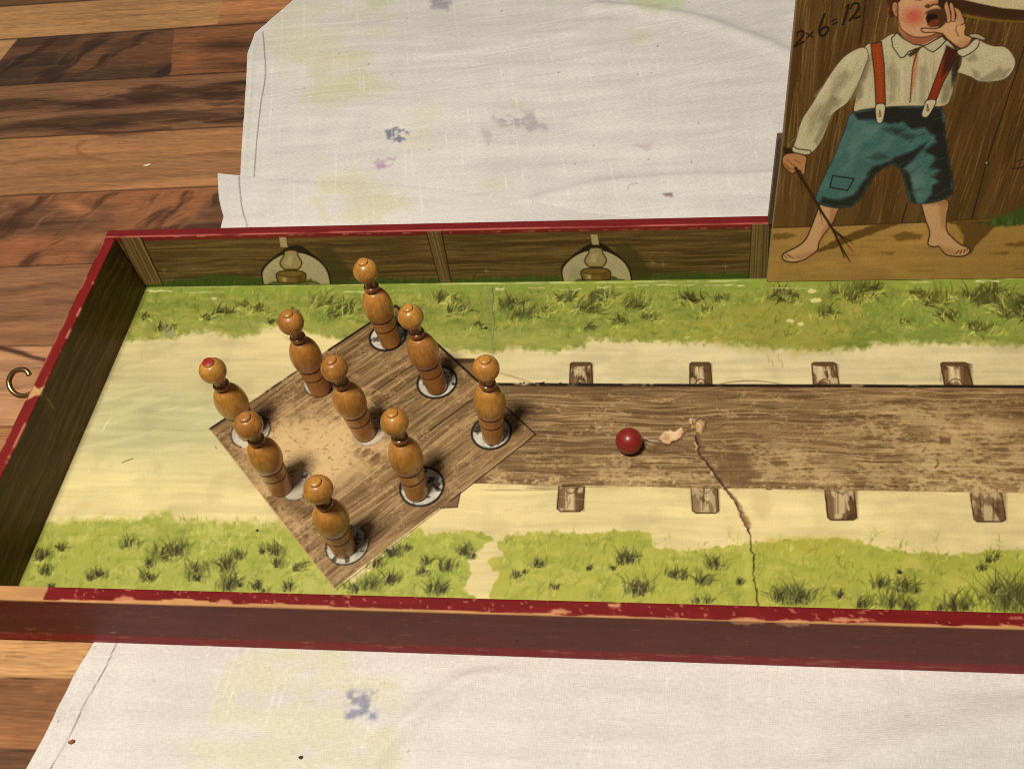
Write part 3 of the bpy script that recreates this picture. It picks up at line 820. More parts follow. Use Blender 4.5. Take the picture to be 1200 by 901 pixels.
# rubbed away print in the middle
W1 = (212, 176, 122)
F.poly([(300, 488), (370, 478), (440, 490), (480, 530), (430, 560), (360, 575), (300, 560), (275, 520)], W1, .95, 34, 16, .05, mask=worn(12, .28, .52, 1, 1.2))
F.poly([(330, 500), (400, 490), (430, 520), (400, 560), (330, 560), (300, 530)], (216, 184, 132), .9, 26, 12, .06, mask=worn(9, .2, .5, 3, 1.2))
F.poly([(390, 470), (440, 460), (470, 480), (450, 510), (400, 500)], W1, .8, 14, 8, .08, mask=worn(14, .42, .58, 5, 1.2))
F.poly([(290, 540), (350, 610), (380, 650), (330, 610), (270, 540)], W1, .7, 14, 8, .08, mask=worn(16, .45, .6, 2, 1.2))
F.poly([(260, 500), (330, 470), (420, 420), (380, 470), (300, 520)], (190, 158, 112), .6, 16, 8, .06, mask=worn(16, .48, .62, 4, 1.2))
F.poly([DL, DT, DR, DB], (196, 164, 114), .5, 2, mask=worn(26, .57, .66, 2, 1.0))
for i in range(70):
    px, py = 365 + rg2.gauss(0, 45), 525 + rg2.gauss(0, 22)
    F.stroke([(px, py), (px + rg2.uniform(-5, 5), py + rg2.uniform(-3, 3))], rg2.uniform(.6, 1.4), (120, 88, 54), .6, 1.2)
# printed border
F.stroke([dlerp(.62, 0), dlerp(1, 0)], 2.2, (24, 18, 12), .95); F.stroke([dlerp(.28, 0), dlerp(.5, 0)], 2.0, (30, 22, 16), .8, 1.2, mask=worn(30, .35, .5, 1))
F.stroke([dlerp(0, 0), dlerp(.11, 0)], 2.2, (24, 18, 12), .9)
F.stroke([dlerp(1, 0), dlerp(1, .62)], 2.6, (22, 16, 12), .97); F.stroke([dlerp(1, .75), dlerp(1, 1)], 1.6, (34, 24, 16), .95)
F.stroke([dlerp(1, 1), dlerp(.55, 1)], 1.3, (44, 30, 20), .85); F.stroke([dlerp(.5, 1), dlerp(0, 1)], 1.0, (70, 50, 34), .6)
F.stroke([dlerp(0, 0), dlerp(0, 1)], 1.0, (196, 168, 120), .6, 1.2)

# white spots the pins stand on
SC = .737
spots = [(0, 1), (.5, .5), (1, 0), (.5, -.5), (0, -1), (-.5, -.5), (-1, 0), (-.5, .5), (0, 0)]
ringk = [1, 1, 1, 1, .75, .3, .6, .55, .12]
r_sp = [.118, .122, .116, .125, .118, .1, .12, .11, .1]
for (i, j), rk, rs in zip(spots, ringk, r_sp):
    cx, cy = SC * i, SC * j
    t = np.linspace(0, 2 * math.pi, 41)
    pw = [proj((cx + rs * math.cos(a), cy + rs * math.sin(a), 0)) for a in t]
    pts = np.array([(float(a), float(b)) for a, b in pw])
    F.poly(pts[:-1], (206, 202, 186), .55 + .4 * rk, 1.2, 1.2, .3)
    F.poly(pts[:-1], (166, 160, 140), .7, 2, mask=worn(20, .42, .6, 3, 1))
    F.poly(pts[:-1], (62, 52, 40), .8, 1.5, mask=(lambda c_: (lambda s, sl: sst(.60, .66, fbm(FXs[sl] * 26 + c_, FYs[sl] * 26, 2, 3))))(cx * 7))
    qx, qy = pts[:-1, 0].mean(), pts[:-1, 1].mean()
    for k in range(9):
        a = rg2.uniform(0, 6.28); rr = rg2.uniform(.45, .95)
        F.ell(qx + rr * 21 * math.cos(a), qy + rr * 15 * math.sin(a), rg2.uniform(.8, 3), rg2.uniform(.6, 2), (34, 28, 22) if rk > .5 else (110, 84, 56), .85, 1.2, 1, jf=.5)
    F.stroke(pts, 2.6 if rk > .9 else 1.8, (26, 20, 16), .95 * min(1, rk + .1), 1.0,
             mask=(lambda s, sl: np.ones(s.x[sl].shape)) if rk > .9 else (lambda s, sl: sst(.42, .56, fbm(s.x[sl] * .09, s.y[sl] * .09, 1, 2) + .12)))
F.ell(548 + 6, 496, 0.1, .1, (0, 0, 0), 0)
F.poly([(556, 498), (563, 490), (566, 502), (560, 510)], (52, 44, 32), .8, 3, 2, .3)
F.poly([(520, 440), (528, 446), (522, 454), (515, 450)], (150, 146, 132), .6, 3, 2, .3)

# ---------------- cracks, peeling and smudges
crk = [(813, 492), (815, 505), (817, 520), (820, 532), (828, 541), (836, 552), (843, 562), (850, 572), (858, 582), (866, 596), (870, 606), (875, 616), (880, 626), (880, 640), (884, 658), (884, 676), (887, 690), (888, 712)]
def rough(p, n, amp):
    q = curve(p, n); k = np.random.default_rng(len(p)).normal(0, amp, len(q))
    q[:, 0] += k; q[:, 1] += np.roll(k, 3) * .4
    return q


crk = rough(crk, 4, .75); nc = int(len(crk) * .66); rgk = np.random.default_rng(4)
F.stroke([(a - 2.4 + rgk.normal(0, .8), b) for a, b in crk[:nc]], rgk.uniform(.3, 4.5, nc), (222, 194, 146), .8, 1.6, mask=lambda s, sl: sst(.4, .55, fbm(s.x[sl] * .12, s.y[sl] * .12, 2, 3)))
F.stroke([(a + 2.5 + rgk.normal(0, .8), b + 2) for a, b in crk[:nc]], rgk.uniform(.3, 4.5, nc), (104, 76, 48), .6, 2.2)
F.stroke(crk[:nc], rgk.uniform(.9, 2.9, nc), (66, 43, 27), .95, 1.1, depth=.012)
F.stroke(crk[nc - 1:], rgk.uniform(.8, 2.1, len(crk) - nc + 1), (56, 42, 24), .95, .9, depth=.010)
F.poly([(866, 600), (870, 598), (880, 612), (879, 618), (874, 616)], (150, 112, 66), .7, 3, 1.5, .3)
F.poly([(880, 575), (898, 572), (905, 590), (895, 608), (884, 600)], (206, 182, 128), .5, 8, 4, .1)
F.poly([(868, 640), (879, 630), (880, 700), (872, 690)], (200, 198, 100), .35, 4, 3, .1)
peel = [(772, 514), (777, 508), (785, 504), (791, 507), (798, 501), (801, 506), (797, 514), (790, 516), (785, 519), (779, 520)]
F.poly([(x_ + 1.5, y_ + 2) for x_, y_ in peel], (92, 64, 42), .75, 2.5, 2.5, .3)
F.poly(peel, (214, 172, 126), .97, 1.0, 1.8, .4)
F.poly([(786, 508), (797, 504), (795, 513), (787, 515)], (234, 200, 158), .8, 3, 2, .4); F.poly([(775, 514), (783, 509), (784, 516)], (176, 132, 92), .7, 2, 1.5, .4)
F.stroke(rough([(773, 512), (780, 506), (790, 507), (798, 501)], 4, .5), (.6, 1.8, .8), (240, 214, 176), .8, .9)
F.stroke(rough([(774, 518), (782, 521), (790, 518), (799, 512)], 4, .5), (1, 2, 1), (84, 56, 38), .7, 1.2)
F.poly([(814, 494), (822, 490), (826, 496), (822, 506), (815, 505)], (196, 160, 112), .85, 3, 3, .3)
F.stroke(rough([(815, 496), (820, 490), (826, 492), (827, 499), (824, 507)], 4, .6), (.6, 2, 1, 2, .6), (80, 55, 36), .8, 1.2)
F.stroke(rough([(818, 496), (821, 500), (819, 505)], 4, .5), (1, 2, .6), (226, 194, 150), .7, 1.0)
F.stroke(rough([(754, 513), (760, 516), (766, 518), (775, 519)], 4, .5), (1, 2, 1.2, 1.8), (80, 56, 37), .85, 1.1, depth=.005)
F.stroke(rough([(760, 515), (766, 516), (772, 516)], 4, .5), (.6, 2, 1), (206, 176, 130), .6, 1.4)
F.stroke([(800, 508), (808, 504), (815, 502)], 1.8, (90, 62, 42), .8, 1.3, depth=.006)
F.stroke([(793, 495), (802, 497), (812, 492)], (3, 5, 3), (190, 156, 116), .5, 3)
F.stroke([(828, 502), (838, 503), (844, 500), (852, 497)], 1.0, (96, 70, 46), .8)
F.stroke([(690, 468), (705, 484), (718, 494), (714, 500), (700, 508)], (1, 2, 1.6, 2, 1), (160, 128, 92), .6, 1.8, 4)
for i in range(22):
    F.ell(700 + rg.gauss(0, 16), 497 + rg.gauss(0, 8), rg.uniform(.8, 2.4), rg.uniform(.6, 1.4), rg.choice([(190, 160, 116), (88, 62, 42), (200, 172, 128)]), .7, 1.2, 1, jf=.4)
F.stroke([(640, 450), (650, 455), (668, 462), (680, 470)], 1.2, (110, 78, 54), .7, 1.2)
F.stroke([(576, 340), (574, 356), (577, 372), (575, 388), (578, 410), (576, 424)], (5, 9, 6, 4, 3, 1), (112, 114, 84), .35, 4, 4)
F.stroke(curve([(577, 338), (578.5, 350), (577, 362), (579.5, 375), (577, 400)], 4), (.5, 1.6, .6, 1.2, .4), (70, 72, 50), .6, 1.0)
F.poly([(567, 384), (572, 383), (570, 386.5)], (22, 20, 14), .95, 1)
F.poly([(192, 382), (206, 386), (206, 396), (190, 396)], (150, 152, 120), .6, 6, 3, .1)
F.ell(301.5, 621.5, 1.6, 1.4, (22, 18, 14), .95, 1)
F.stroke([(143, 542), (148, 540), (156, 537)], 1.2, (110, 112, 72), .9)
F.stroke([(119, 506), (125, 496), (130, 489)], (1, 2.4, 1), (226, 220, 176), .8, 1.5)
F.stroke([(640, 580), (720, 590)], 1, (206, 188, 136), .4)
for px, py in [(900, 422), (905, 426), (912, 420), (916, 427)]:
    F.stroke([(px, py - 5), (px + 1, py + 3)], (.5, 2, .8), (150, 130, 90), .75, 1.5)
for px, py in [(640, 600), (652, 602), (664, 600), (590, 598)]:
    F.stroke([(px, py), (px + 10, py - 1.5)], .9, (180, 158, 110), .5)
# grime in the corners of the floor and on the sand
F.C *= (1 - .05 * sst(.5, .75, fbm(X * 5, Y * 5, 4, 5)))[..., None]
P = F.P + OFF; P[..., 2] += F.dz
board = grid_mesh('playing_board', P, F.C, M_PRINT, box, back=(0, 0, -.078), gain=1.0)
tag(board, 'tray floor printed with a plank lane, a diamond plate and strips of grass')


# ---------------- walls
def profile(w0, w1, z0, z1, r=.007, dens=.006, sides=(1, 1, 1, 1)):
    """closed rounded rectangle in (w,z): bottom, right side, top, left side; returns points"""
    pts = []
    cs = [(w1 - r, z0 + r, -90), (w1 - r, z1 - r, 0), (w0 + r, z1 - r, 90), (w0 + r, z0 + r, 180)]
    for k, (cx, cz, a) in enumerate(cs):
        for t in np.linspace(0, 90, 5):
            pts.append((cx + r * math.cos(math.radians(a + t)), cz + r * math.sin(math.radians(a + t))))
        nx_ = cs[(k + 1) % 4]; a2 = math.radians(a + 90)
        e = (nx_[0] + r * math.cos(a2), nx_[1] + r * math.sin(a2)); s0 = pts[-1]
        L = math.hypot(e[0] - s0[0], e[1] - s0[1])
        n = max(2, int(L / (dens if sides[k] else .1)))
        for i in range(1, n):
            pts.append((s0[0] + (e[0] - s0[0]) * i / n, s0[1] + (e[1] - s0[1]) * i / n))
    return np.array(pts)


def wall_grid(axis, ls, prof):
    n, m = len(prof), len(ls)
    P = np.zeros((n, m, 3)); P[..., 2] = prof[:, 1][:, None]
    P[..., 0 if axis == 'x' else 1] = ls[None]
    P[..., 1 if axis == 'x' else 0] = prof[:, 0][:, None]
    return P


RED = np.array([112, 24, 26.]); BARE = np.array([192, 142, 90.]); BROWN = np.array([106, 46, 36.])
# front wall: outer face toward the camera, top face painted red
ls = np.concatenate([np.arange(XL - TW, 3.9, .0075), np.arange(3.9, XR + .01, .05)])
pf = profile(YF - TW, YF, -TB, HW, dens=.0065, sides=(0, 1, 1, 0))
# sides order: k=0 is the +w side, k=1 the top, k=2 the -w side (outer), k=3 the bottom
pf = profile(YF - TW, YF, -TB, HW, dens=.0065, sides=(0, 1, 1, 0))
P = wall_grid('x', ls, pf)
Wf = Canvas(P)
Xw, Yw, Zw = P[..., 0], P[..., 1], P[..., 2]
c = np.broadcast_to(BROWN, P.shape).copy()
g = fbm(Xw * 1.3, Zw * 26 + Yw * 10, 1, 4); g2 = fbm(Xw * 5, Zw * 7 + Yw * 7, 3, 4)
c = c * (1 + .12 * (g - .5) + .16 * (g2 - .5))[..., None]
topm = sst(HW - .012, HW - .004, Zw)
red_t = RED * (1 + .25 * (fbm(Xw * 9, Yw * 30, 2, 4) - .5))[..., None]
c = mixin(c, topm, (0, 0, 0)) + topm[..., None] * red_t
wig = fbm(Xw * 5, Xw * 0, 2, 4)
wig2 = fbm(Xw * 1.3, Xw * 0 + 3, 4, 4)
dist_edge = (Yw - (YF - TW))                              # from the outer top edge inwards
wear = -.001 + .016 * np.clip(wig - .34, 0, 1) + .045 * np.clip(wig2 - .56, 0, 1) * 2
on_top = Zw > HW - .012
m = np.where(on_top, sst(wear + .003, wear, dist_edge), 0)
m2 = np.where(~on_top & (Yw < YF - TW + .01), sst(.006 + .018 * np.clip(wig2 - .50, 0, 1) * 2 + .003, .0, (HW - Zw) - .006), 0)
bare = BARE * (1 + .25 * (fbm(Xw * 3, Yw * 40, 5, 3) - .5))[..., None]
c = mixin(c, m, (0, 0, 0)) + m[..., None] * bare
c = mixin(c, m2 * .8, (150, 104, 66))
# end of the top left bare where a corner strip is missing
xb = float(at(55, 690, HW)[0]) + .006 * vn(Yw * 60, Yw * 0, 1)
mb = np.where(on_top | ((Yw < YF - TW + .012) & (Zw > HW - .02)), sst(xb + .003, xb - .003, Xw), 0)
c = mixin(c, mb, (0, 0, 0)) + mb[..., None] * bare * .98
# red binding along the foot
foot = -TB + .118 + .014 * (fbm(Xw * 2.4, Xw * 0 + 1, 1, 4) - .5)
mf = np.where(Yw < YF - TW + .01, sst(foot + .006, foot - .004, Zw), 0)
c = mixin(c, mf, (138, 24, 30))
chip = mf * sst(.66, .70, fbm(Xw * 9, Zw * 30, 3, 4)) * .6
c = mixin(c, chip, (168, 112, 78))
scuff = np.where(~on_top, sst(.74, .78, fbm(Xw * 12, Zw * 50, 5, 4)), 0) * .5
c = mixin(c, scuff, (150, 98, 72))
fleck = np.where(on_top, sst(.70, .76, fbm(Xw * 40, Yw * 70, 1, 3)), 0) * .6
c = mixin(c, fleck, (200, 130, 96))
Wf.C[:] = c
n_top = np.where(pf[:, 1] > HW - .02)[0]
Wf.rows = None
Wf.stroke([(130, 741), (136, 740.5)], 1.4, (190, 120, 84), .8); Wf.ell(606, 751, 2, 1.2, (40, 20, 16), .9, 1, 1)
Wf.stroke([(30, 736), (36, 737), (41, 736)], 1.6, (170, 110, 80), .7, 2)
for px, py, w, h in [(146, 703, 12, 4), (262, 706, 10, 3), (655, 717, 14, 3), (720, 709, 8, 3), (875, 728, 22, 4), (930, 730, 20, 4), (1000, 726, 30, 2.4)]:
    Wf.ell(px, py, w, h, (204, 146, 100), .85, 2, 2.5, jf=.2)
front = grid_mesh('front_wall', P + OFF, Wf.C, M_WALL, box, wrap_v=True, caps=True, gain=1.0)

# back wall: inner face printed with a plank fence and two lanterns
ls = np.concatenate([np.arange(XL - TW, 2.75, .0042), np.arange(2.75, XR + .01, .05)])
pb = profile(YB, YB + TW, -TB, HW, dens=.0046, sides=(0, 1, 1, 0))
P = wall_grid('x', ls, pb)
Wb = Canvas(P)
Xw, Yw, Zw = P[..., 0], P[..., 1], P[..., 2]
FB = np.array([118, 92, 50.])


def fence_paint(Uw, Zv, seed):
    w = Zv + .05 * (fbm(Uw * 1.4, Zv * 3, seed, 3) - .5)
    n1 = fbm(Uw * 1.2, w * 38, seed + 1, 4); n2 = fbm(Uw * 3.5, w * 90, seed + 2, 3)
    c = np.broadcast_to(FB, Uw.shape + (3,))
    c = mixin(c, sst(.52, .68, n1) * .75, (84, 62, 30))
    c = mixin(c, sst(.56, .7, n2) * .5, (152, 124, 76))
    return mixin(c, sst(.54, .40, n2) * .4, (72, 52, 26))


c = fence_paint(Xw, Zw, 1)
top = Zw > HW - .008
RB = np.array([112, 27, 28.])
redm = (np.where(Yw > YB + TW - .004, 1, 0) * 1.0)
c = mixin(c, redm, (120, 40, 34))
tcol = RB * (1 + .2 * (fbm(Xw * 6, Yw * 30, 2, 4) - .5))[..., None]
c = np.where(top[..., None], tcol, c)
lip = np.where((Yw < YB + .012) & ~top, sst(HW - .062, HW - .052, Zw), 0)
ln_ = np.where(top, np.exp(-((Yw - (YB + TW * .10)) / .006) ** 2), 0) * sst(.25, .6, fbm(Xw * 4, Xw * 0, 3, 4)) * .7
c = mixin(c, ln_, (214, 130, 108))
Wb.C[:] = c
r0 = np.where((pb[:, 0] < YB + .001))[0]
Wb.rows = (int(r0.min()), int(r0.max()) + 1)
# red paint lapping over the upper edge of the inner face
sl = (slice(Wb.rows[0], Wb.rows[1]), slice(0, Wb.nu))
lapz = HW - .034 - .006 * (fbm(Xw[sl] * 5, Xw[sl] * 0, 1, 3) - .5)
Wb.blend(sl, sst(lapz - .004, lapz + .003, Zw[sl]), (134, 36, 34))


def bpx(X_, Z_):
    a, b = proj((X_, YB, Z_)); return float(a), float(b)


def bq(x_, y_):
    d = ray(x_, y_); q = CAM + d * ((YB - CAM[1]) / d[1]); return float(q[0]), float(q[2])


# green foot of the fence
g_pts = [(165, 338), (900, 332), (1300, 328), (1300, 305), (900, 318), (860, 320), (760, 321), (700, 326), (640, 324), (560, 326), (470, 327), (380, 327), (290, 325), (250, 321), (225, 326), (165, 334)]
Wb.poly(g_pts, (70, 92, 32), .92, 3, 3, .12)
for i in range(160):
    px = rg.uniform(185, 900); yb_ = np.interp(px, [165, 900], [334, 328])
    Wb.stroke([(px, yb_), (px + rg.uniform(-2, 3), yb_ - rg.uniform(4, 11))], (1.6, .5), rg.choice([(56, 76, 24), (88, 110, 40), (70, 92, 32)]), .6, 1)
# posts
for (xa, xb_, xc, xd) in [(140, 165, 191, 166), (499, 517, 529, 515.5), (881, 902, 900, 877.5)]:
    yt0 = np.interp(xa, [140, 905], [278, 262]); yb0 = np.interp(xd, [165, 900], [334, 328])
    quad = [(xa, yt0), (xb_, yt0), (xc, yb0 - 1), (xd, yb0 - 1)]
    Wb.poly(quad, (136, 110, 66), .9, 1)
    for k in range(9):
        t = rg.uniform(.05, .95)
        Wb.stroke([(xa + (xb_ - xa) * t, yt0 + 1), (xd + (xc - xd) * t + rg.uniform(-1, 1), yb0 - 3)], rg.uniform(.6, 1.3), rg.choice([(78, 58, 28), (166, 138, 90), (92, 70, 36)]), .7, .9)
    Wb.stroke([(xa, yt0), (xd, yb0)], 1.2, (52, 36, 18), .85); Wb.stroke([(xb_, yt0), (xc, yb0)], 1.6, (48, 32, 16), .9)
# painted lanterns standing against the fence
for L0, L1, T0, cx, ty, by, sx in [(307, 387, 332, 341, 284, 333, 1), (658.5, 740, 697, 698, 274, 330, 1)]:
    w = L1 - L0
    sh = [(L1 - 20, by - 42), (L1 - 2, by - 46), (L1 + 16, by - 24), (L1 + 26, by - 10), (L1 + 14, by), (L1 - 4, by)]
    Wb.poly(sh, (74, 66, 30), .75, 6, 3, .1)
    arch = [(L0 + 1, by), (L0 - 1, by - 16), (L0 + w * .10, by - 27), (L0 + w * .26, by - 37), (L0 + w * .40, by - 44), (L0 + w * .56, by - 45), (L0 + w * .70, by - 38), (L0 + w * .88, by - 26), (L0 + w * .985, by - 14), (L1 + 1, by)]
    arch = np.vstack([curve(arch, 4)])
    Wb.poly(arch, (34, 22, 14), .98, 1.0)
    inn = [(L0 + 2.5, by), (L0 + 1, by - 14), (L0 + w * .13, by - 26), (L0 + w * .3, by - 34), (L0 + w * .5, by - 37), (L0 + w * .7, by - 33), (L0 + w * .87, by - 24), (L0 + w * .96, by - 13), (L1 - .5, by)]
    inn = curve(inn, 4)
    Wb.poly(inn, (206, 194, 152), 1, 1.0)
    Wb.poly([(L0 + 4, by), (L0 + 12, by - 18), (L0 + 26, by - 12), (L0 + 20, by)], (176, 164, 124), .5, 6)
    Wb.poly([(cx - 26, by), (cx - 12, by - 6), (cx + 22, by - 6), (cx + 34, by - 2), (cx + 34, by)], (76, 88, 34), .9, 2, 2, .2)
    bulb = [(cx - 5, by - 16.5), (cx - 11.5, by - 21), (cx - 12.5, by - 26), (cx - 8.5, by - 33), (cx - 6, by - 39), (cx + 6, by - 39), (cx + 8.5, by - 33), (cx + 12.5, by - 26), (cx + 11.5, by - 21), (cx + 6, by - 16.5)]
    Wb.poly(bulb, (184, 166, 112), 1, 1.0, smooth=4)
    Wb.poly([(cx - 7, by - 24), (cx - 3, by - 32), (cx + 2, by - 33), (cx, by - 22)], (214, 200, 150), .8, 3)
    Wb.outline(bulb, 1.5, (66, 48, 24), .95, smooth=4)
    Wb.poly([(cx - 8, by - 14), (cx - 5, by - 18), (cx + 6, by - 18), (cx + 8, by - 14)], (96, 72, 32), 1, 1)
    bowl = [(cx - 17, by - 12), (cx - 9, by - 15.5), (cx + 9, by - 15.5), (cx + 17, by - 12), (cx + 17, by - 5), (cx + 12, by - 1.5), (cx - 11, by - 1.5), (cx - 16, by - 5)]
    Wb.poly(bowl, (140, 110, 52), 1, 1.0, smooth=3)
    Wb.poly([(cx - 13, by - 9), (cx - 5, by - 8), (cx - 5, by - 2), (cx - 12, by - 3)], (176, 148, 82), .7, 3)
    Wb.poly([(cx + 6, by - 9), (cx + 16, by - 9), (cx + 14, by - 2), (cx + 8, by - 2)], (84, 62, 26), .6, 3)
    Wb.outline(bowl, 1.3, (56, 38, 16), .95, smooth=3)
    Wb.poly([(cx - 9, by - 8), (cx - 6, by - 7.5), (cx - 6, by - 3), (cx - 9, by - 3.5)], (226, 202, 140), .8, 2)
    Wb.stroke(curve([(cx - 16, by - 11.5), (cx - 6, by - 8.8), (cx + 6, by - 8.8), (cx + 16, by - 11.5)], 4), 1.0, (70, 50, 22), .8)
    Wb.poly([(T0 - 5, by - 55), (T0 + 3, by - 55), (T0 + 5, by - 43), (T0 - 3, by - 43)], (206, 184, 140), .95, 1)
for px, py in [(192, 316), (570, 318), (765, 308), (777, 310), (850, 312)]:
    Wb.stroke([(px - 3, py), (px + 3, py)], .9, (190, 164, 116), .7); Wb.stroke([(px, py - 3), (px, py + 3)], .9, (190, 164, 116), .6)
for i in range(50):
    px = rg.uniform(170, 895); Wb.stroke([(px, 281 - px * .016), (px + rg.uniform(2, 10), 281 - px * .016 - .2)], rg.uniform(.6, 1.6), (196, 150, 110), .5, 1)
back_w = grid_mesh('back_wall', P + OFF, Wb.C, M_FENCE, box, wrap_v=True, caps=True, gain=1.0)

# left wall
ls = np.linspace(YF + .0015, YB - .010, 284)
pl = profile(XL - TW, XL, -TB, HW, dens=.0085, sides=(1, 1, 0, 0))
P = wall_grid('y', ls, pl)
Wl = Canvas(P)
Xw, Yw, Zw = P[..., 0], P[..., 1], P[..., 2]
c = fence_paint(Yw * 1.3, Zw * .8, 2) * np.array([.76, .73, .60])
top = Zw > HW - .009
outer = Xw < XL - TW + .004
tcol = np.array([120, 26, 24.]) * (1 + .2 * (fbm(Yw * 8, Xw * 30, 2, 4) - .5))[..., None]
c = np.where(top[..., None], tcol, c)
c = np.where((outer & ~top)[..., None], BROWN, c)
ed = sst(.50, .6, fbm(Yw * 7, Yw * 0, 1, 4))
m = np.where(Zw > HW - .014, sst(.013, .006, XL - Xw) * ed, 0)
c = mixin(c, m * .8, (196, 132, 104))
m = np.where(top, sst(.010, .004, Xw - (XL - TW)) * sst(.5, .65, fbm(Yw * 6, Yw * 0, 4, 4)), 0)
c = mixin(c, m * .8, (206, 150, 110))
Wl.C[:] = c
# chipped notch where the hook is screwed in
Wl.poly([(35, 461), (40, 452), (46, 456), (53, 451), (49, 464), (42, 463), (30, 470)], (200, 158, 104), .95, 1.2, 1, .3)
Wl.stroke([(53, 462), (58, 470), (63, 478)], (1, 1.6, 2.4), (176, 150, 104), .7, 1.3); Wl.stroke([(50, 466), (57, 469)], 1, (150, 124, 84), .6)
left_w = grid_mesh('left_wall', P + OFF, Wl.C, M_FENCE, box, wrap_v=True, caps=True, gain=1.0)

# brass screw hook in the left wall
M_BRASS = mat('tarnished brass', (.42, .29, .12), rough=.3, metal=1, bump=.00002, bscale=1500, mottle=.15)


def tube(path, rad, seg=10, caps=True):
    bm = bmesh.new(); rings = []
    path = [Vector(p) for p in path]
    up = Vector((0.2, .9, .5))
    for i, p in enumerate(path):
        t = (path[min(i + 1, len(path) - 1)] - path[max(i - 1, 0)]).normalized()
        n = (up - t * up.dot(t)).normalized(); b = t.cross(n)
        r = rad[i] if hasattr(rad, '__len__') else rad
        rings.append([bm.verts.new(p + (n * math.cos(a) + b * math.sin(a)) * r) for a in np.linspace(0, 2 * math.pi, seg, endpoint=False)])
    for r0_, r1_ in zip(rings[:-1], rings[1:]):
        for k in range(seg):
            bm.faces.new([r0_[k], r0_[(k + 1) % seg], r1_[(k + 1) % seg], r1_[k]])
    bm.faces.new(rings[0]); bm.faces.new(rings[-1])
    return bm


hp = curve([(34.5, 439.5), (31, 434.5), (25, 433), (17, 435.5), (12, 441.5), (10.5, 449), (13.5, 457), (20, 462.5), (28, 464), (35, 462), (44, 458)], 5)
hook_path = []
for (a, b) in hp:
    d = ray(a, b)          # plane through the wall's upper edge leaning toward the viewer
    n = np.array([0, -.55, .83]); p0 = at(44, 458, HW - .03)
    q = CAM + d * (((p0 - CAM) @ n) / (d @ n)); hook_path.append((q + OFF) * S)
obj('hook', tube(hook_path, (.0155 * S)), M_BRASS, box)

# ================================================================ PICTURE PANEL (flat printed board standing at the back)
PYF = 1.168; PTH = .022
pz = np.concatenate([np.arange(0.004, 1.95, .0036), np.arange(1.95, 2.75, .0075)])
pt = np.concatenate([np.linspace(0, 1, 560)])
PZ, PT = np.meshgrid(pz, pt, indexing='ij')
xl_edge = 2.440 - .078 * PZ * 1.0 + .0025 * (PZ - 1) ** 2
xl_edge = np.interp(PZ, [0, .02, .488, 1.115, 1.92, 2.75], [2.452, 2.4385, 2.402, 2.362, 2.295, 2.23])
PX = xl_edge + PT * (4.62 - xl_edge)
PN = Canvas(np.dstack([PX, np.full_like(PX, PYF), PZ]))
x, y = PN.x, PN.y
# plank fence behind the boy: grain fans out from a point far below
dx_, dy_ = x - 812, 1290 - y
ang = np.arctan2(dx_, dy_) * 1000; rad = np.hypot(dx_, dy_)
an = ang + 8 * (fbm(ang * .02, rad * .006, 1, 3) - .5)
n1 = fbm(an * .11, rad * .006, 1, 4); n2 = fbm(an * .42, rad * .012, 3, 3); n3 = fbm(an * .03, rad * .004, 4, 3)
base = mixin(np.broadcast_to(np.array([104, 74, 36.]), x.shape + (3,)), sst(1040, 1200, x), (96, 66, 24))
c = mixin(base, sst(.45, .68, n1) * .55, (72, 48, 20))
c = mixin(c, sst(.64, .76, n2) * .55, (150, 116, 68))
c = mixin(c, sst(.55, .36, n3) * .35, (118, 86, 44))
PN.C[:] = c
for i in range(520):
    a = rg.uniform(70, 390) / 1000; r0_ = rg.uniform(1040, 1300); L = rg.uniform(20, 90); da = rg.uniform(-.006, .006)
    p = [(812 + math.sin(a + da * t) * (r0_ + L * t), 1290 - math.cos(a + da * t) * (r0_ + L * t)) for t in (0, .5, 1)]
    if p[0][1] > 258: continue
    PN.stroke(p, (.4, rg.uniform(.7, 1.5), .3), rg.choice([(158, 124, 76), (146, 112, 62), (60, 38, 16), (64, 42, 18)]), rg.uniform(.3, .75), .9)
SEAM = (44, 26, 10)
PN.stroke([(1016, -20), (1013, 12), (1008, 50)], 1.6, SEAM, .9); PN.stroke([(1063, 238), (1056, 264)], 1.6, SEAM, .9)
PN.stroke([(1215, 10), (1197, 66), (1172, 142), (1157, 188), (1138, 260)], 1.6, SEAM, .95)
PN.ell(1156.5, 191.5, 3, 2.6, (40, 24, 10), .9, 1); PN.ell(1156.2, 191, 1.4, 1.2, (216, 190, 140), .95, .8)
PN.stroke([(1186, 198), (1200, 196), (1220, 192)], 1.6, (48, 28, 12), .8); PN.stroke([(1190, 190), (1215, 182)], 1.4, (48, 28, 12), .7)
PN.ell(1145, 96, 1, 1, (70, 46, 20), .6)
# ground strip
gr = [(880, 272), (912, 267), (985, 265), (1060, 262), (1140, 258), (1210, 253), (1500, 240), (1500, 420), (880, 420)]


def ground(s, sl):
    X_, Y_ = s.x[sl], s.y[sl]
    n = fbm(X_ * .012, Y_ * .14, 2, 4); n_ = fbm(X_ * .05, Y_ * .05, 4, 4)
    c = np.broadcast_to(np.array([182, 142, 78.]), X_.shape + (3,)) * (1 + .2 * (n - .5) + .14 * (n_ - .5))[..., None]
    return mixin(c, sst(1080, 1240, X_) * .35, (150, 112, 54))


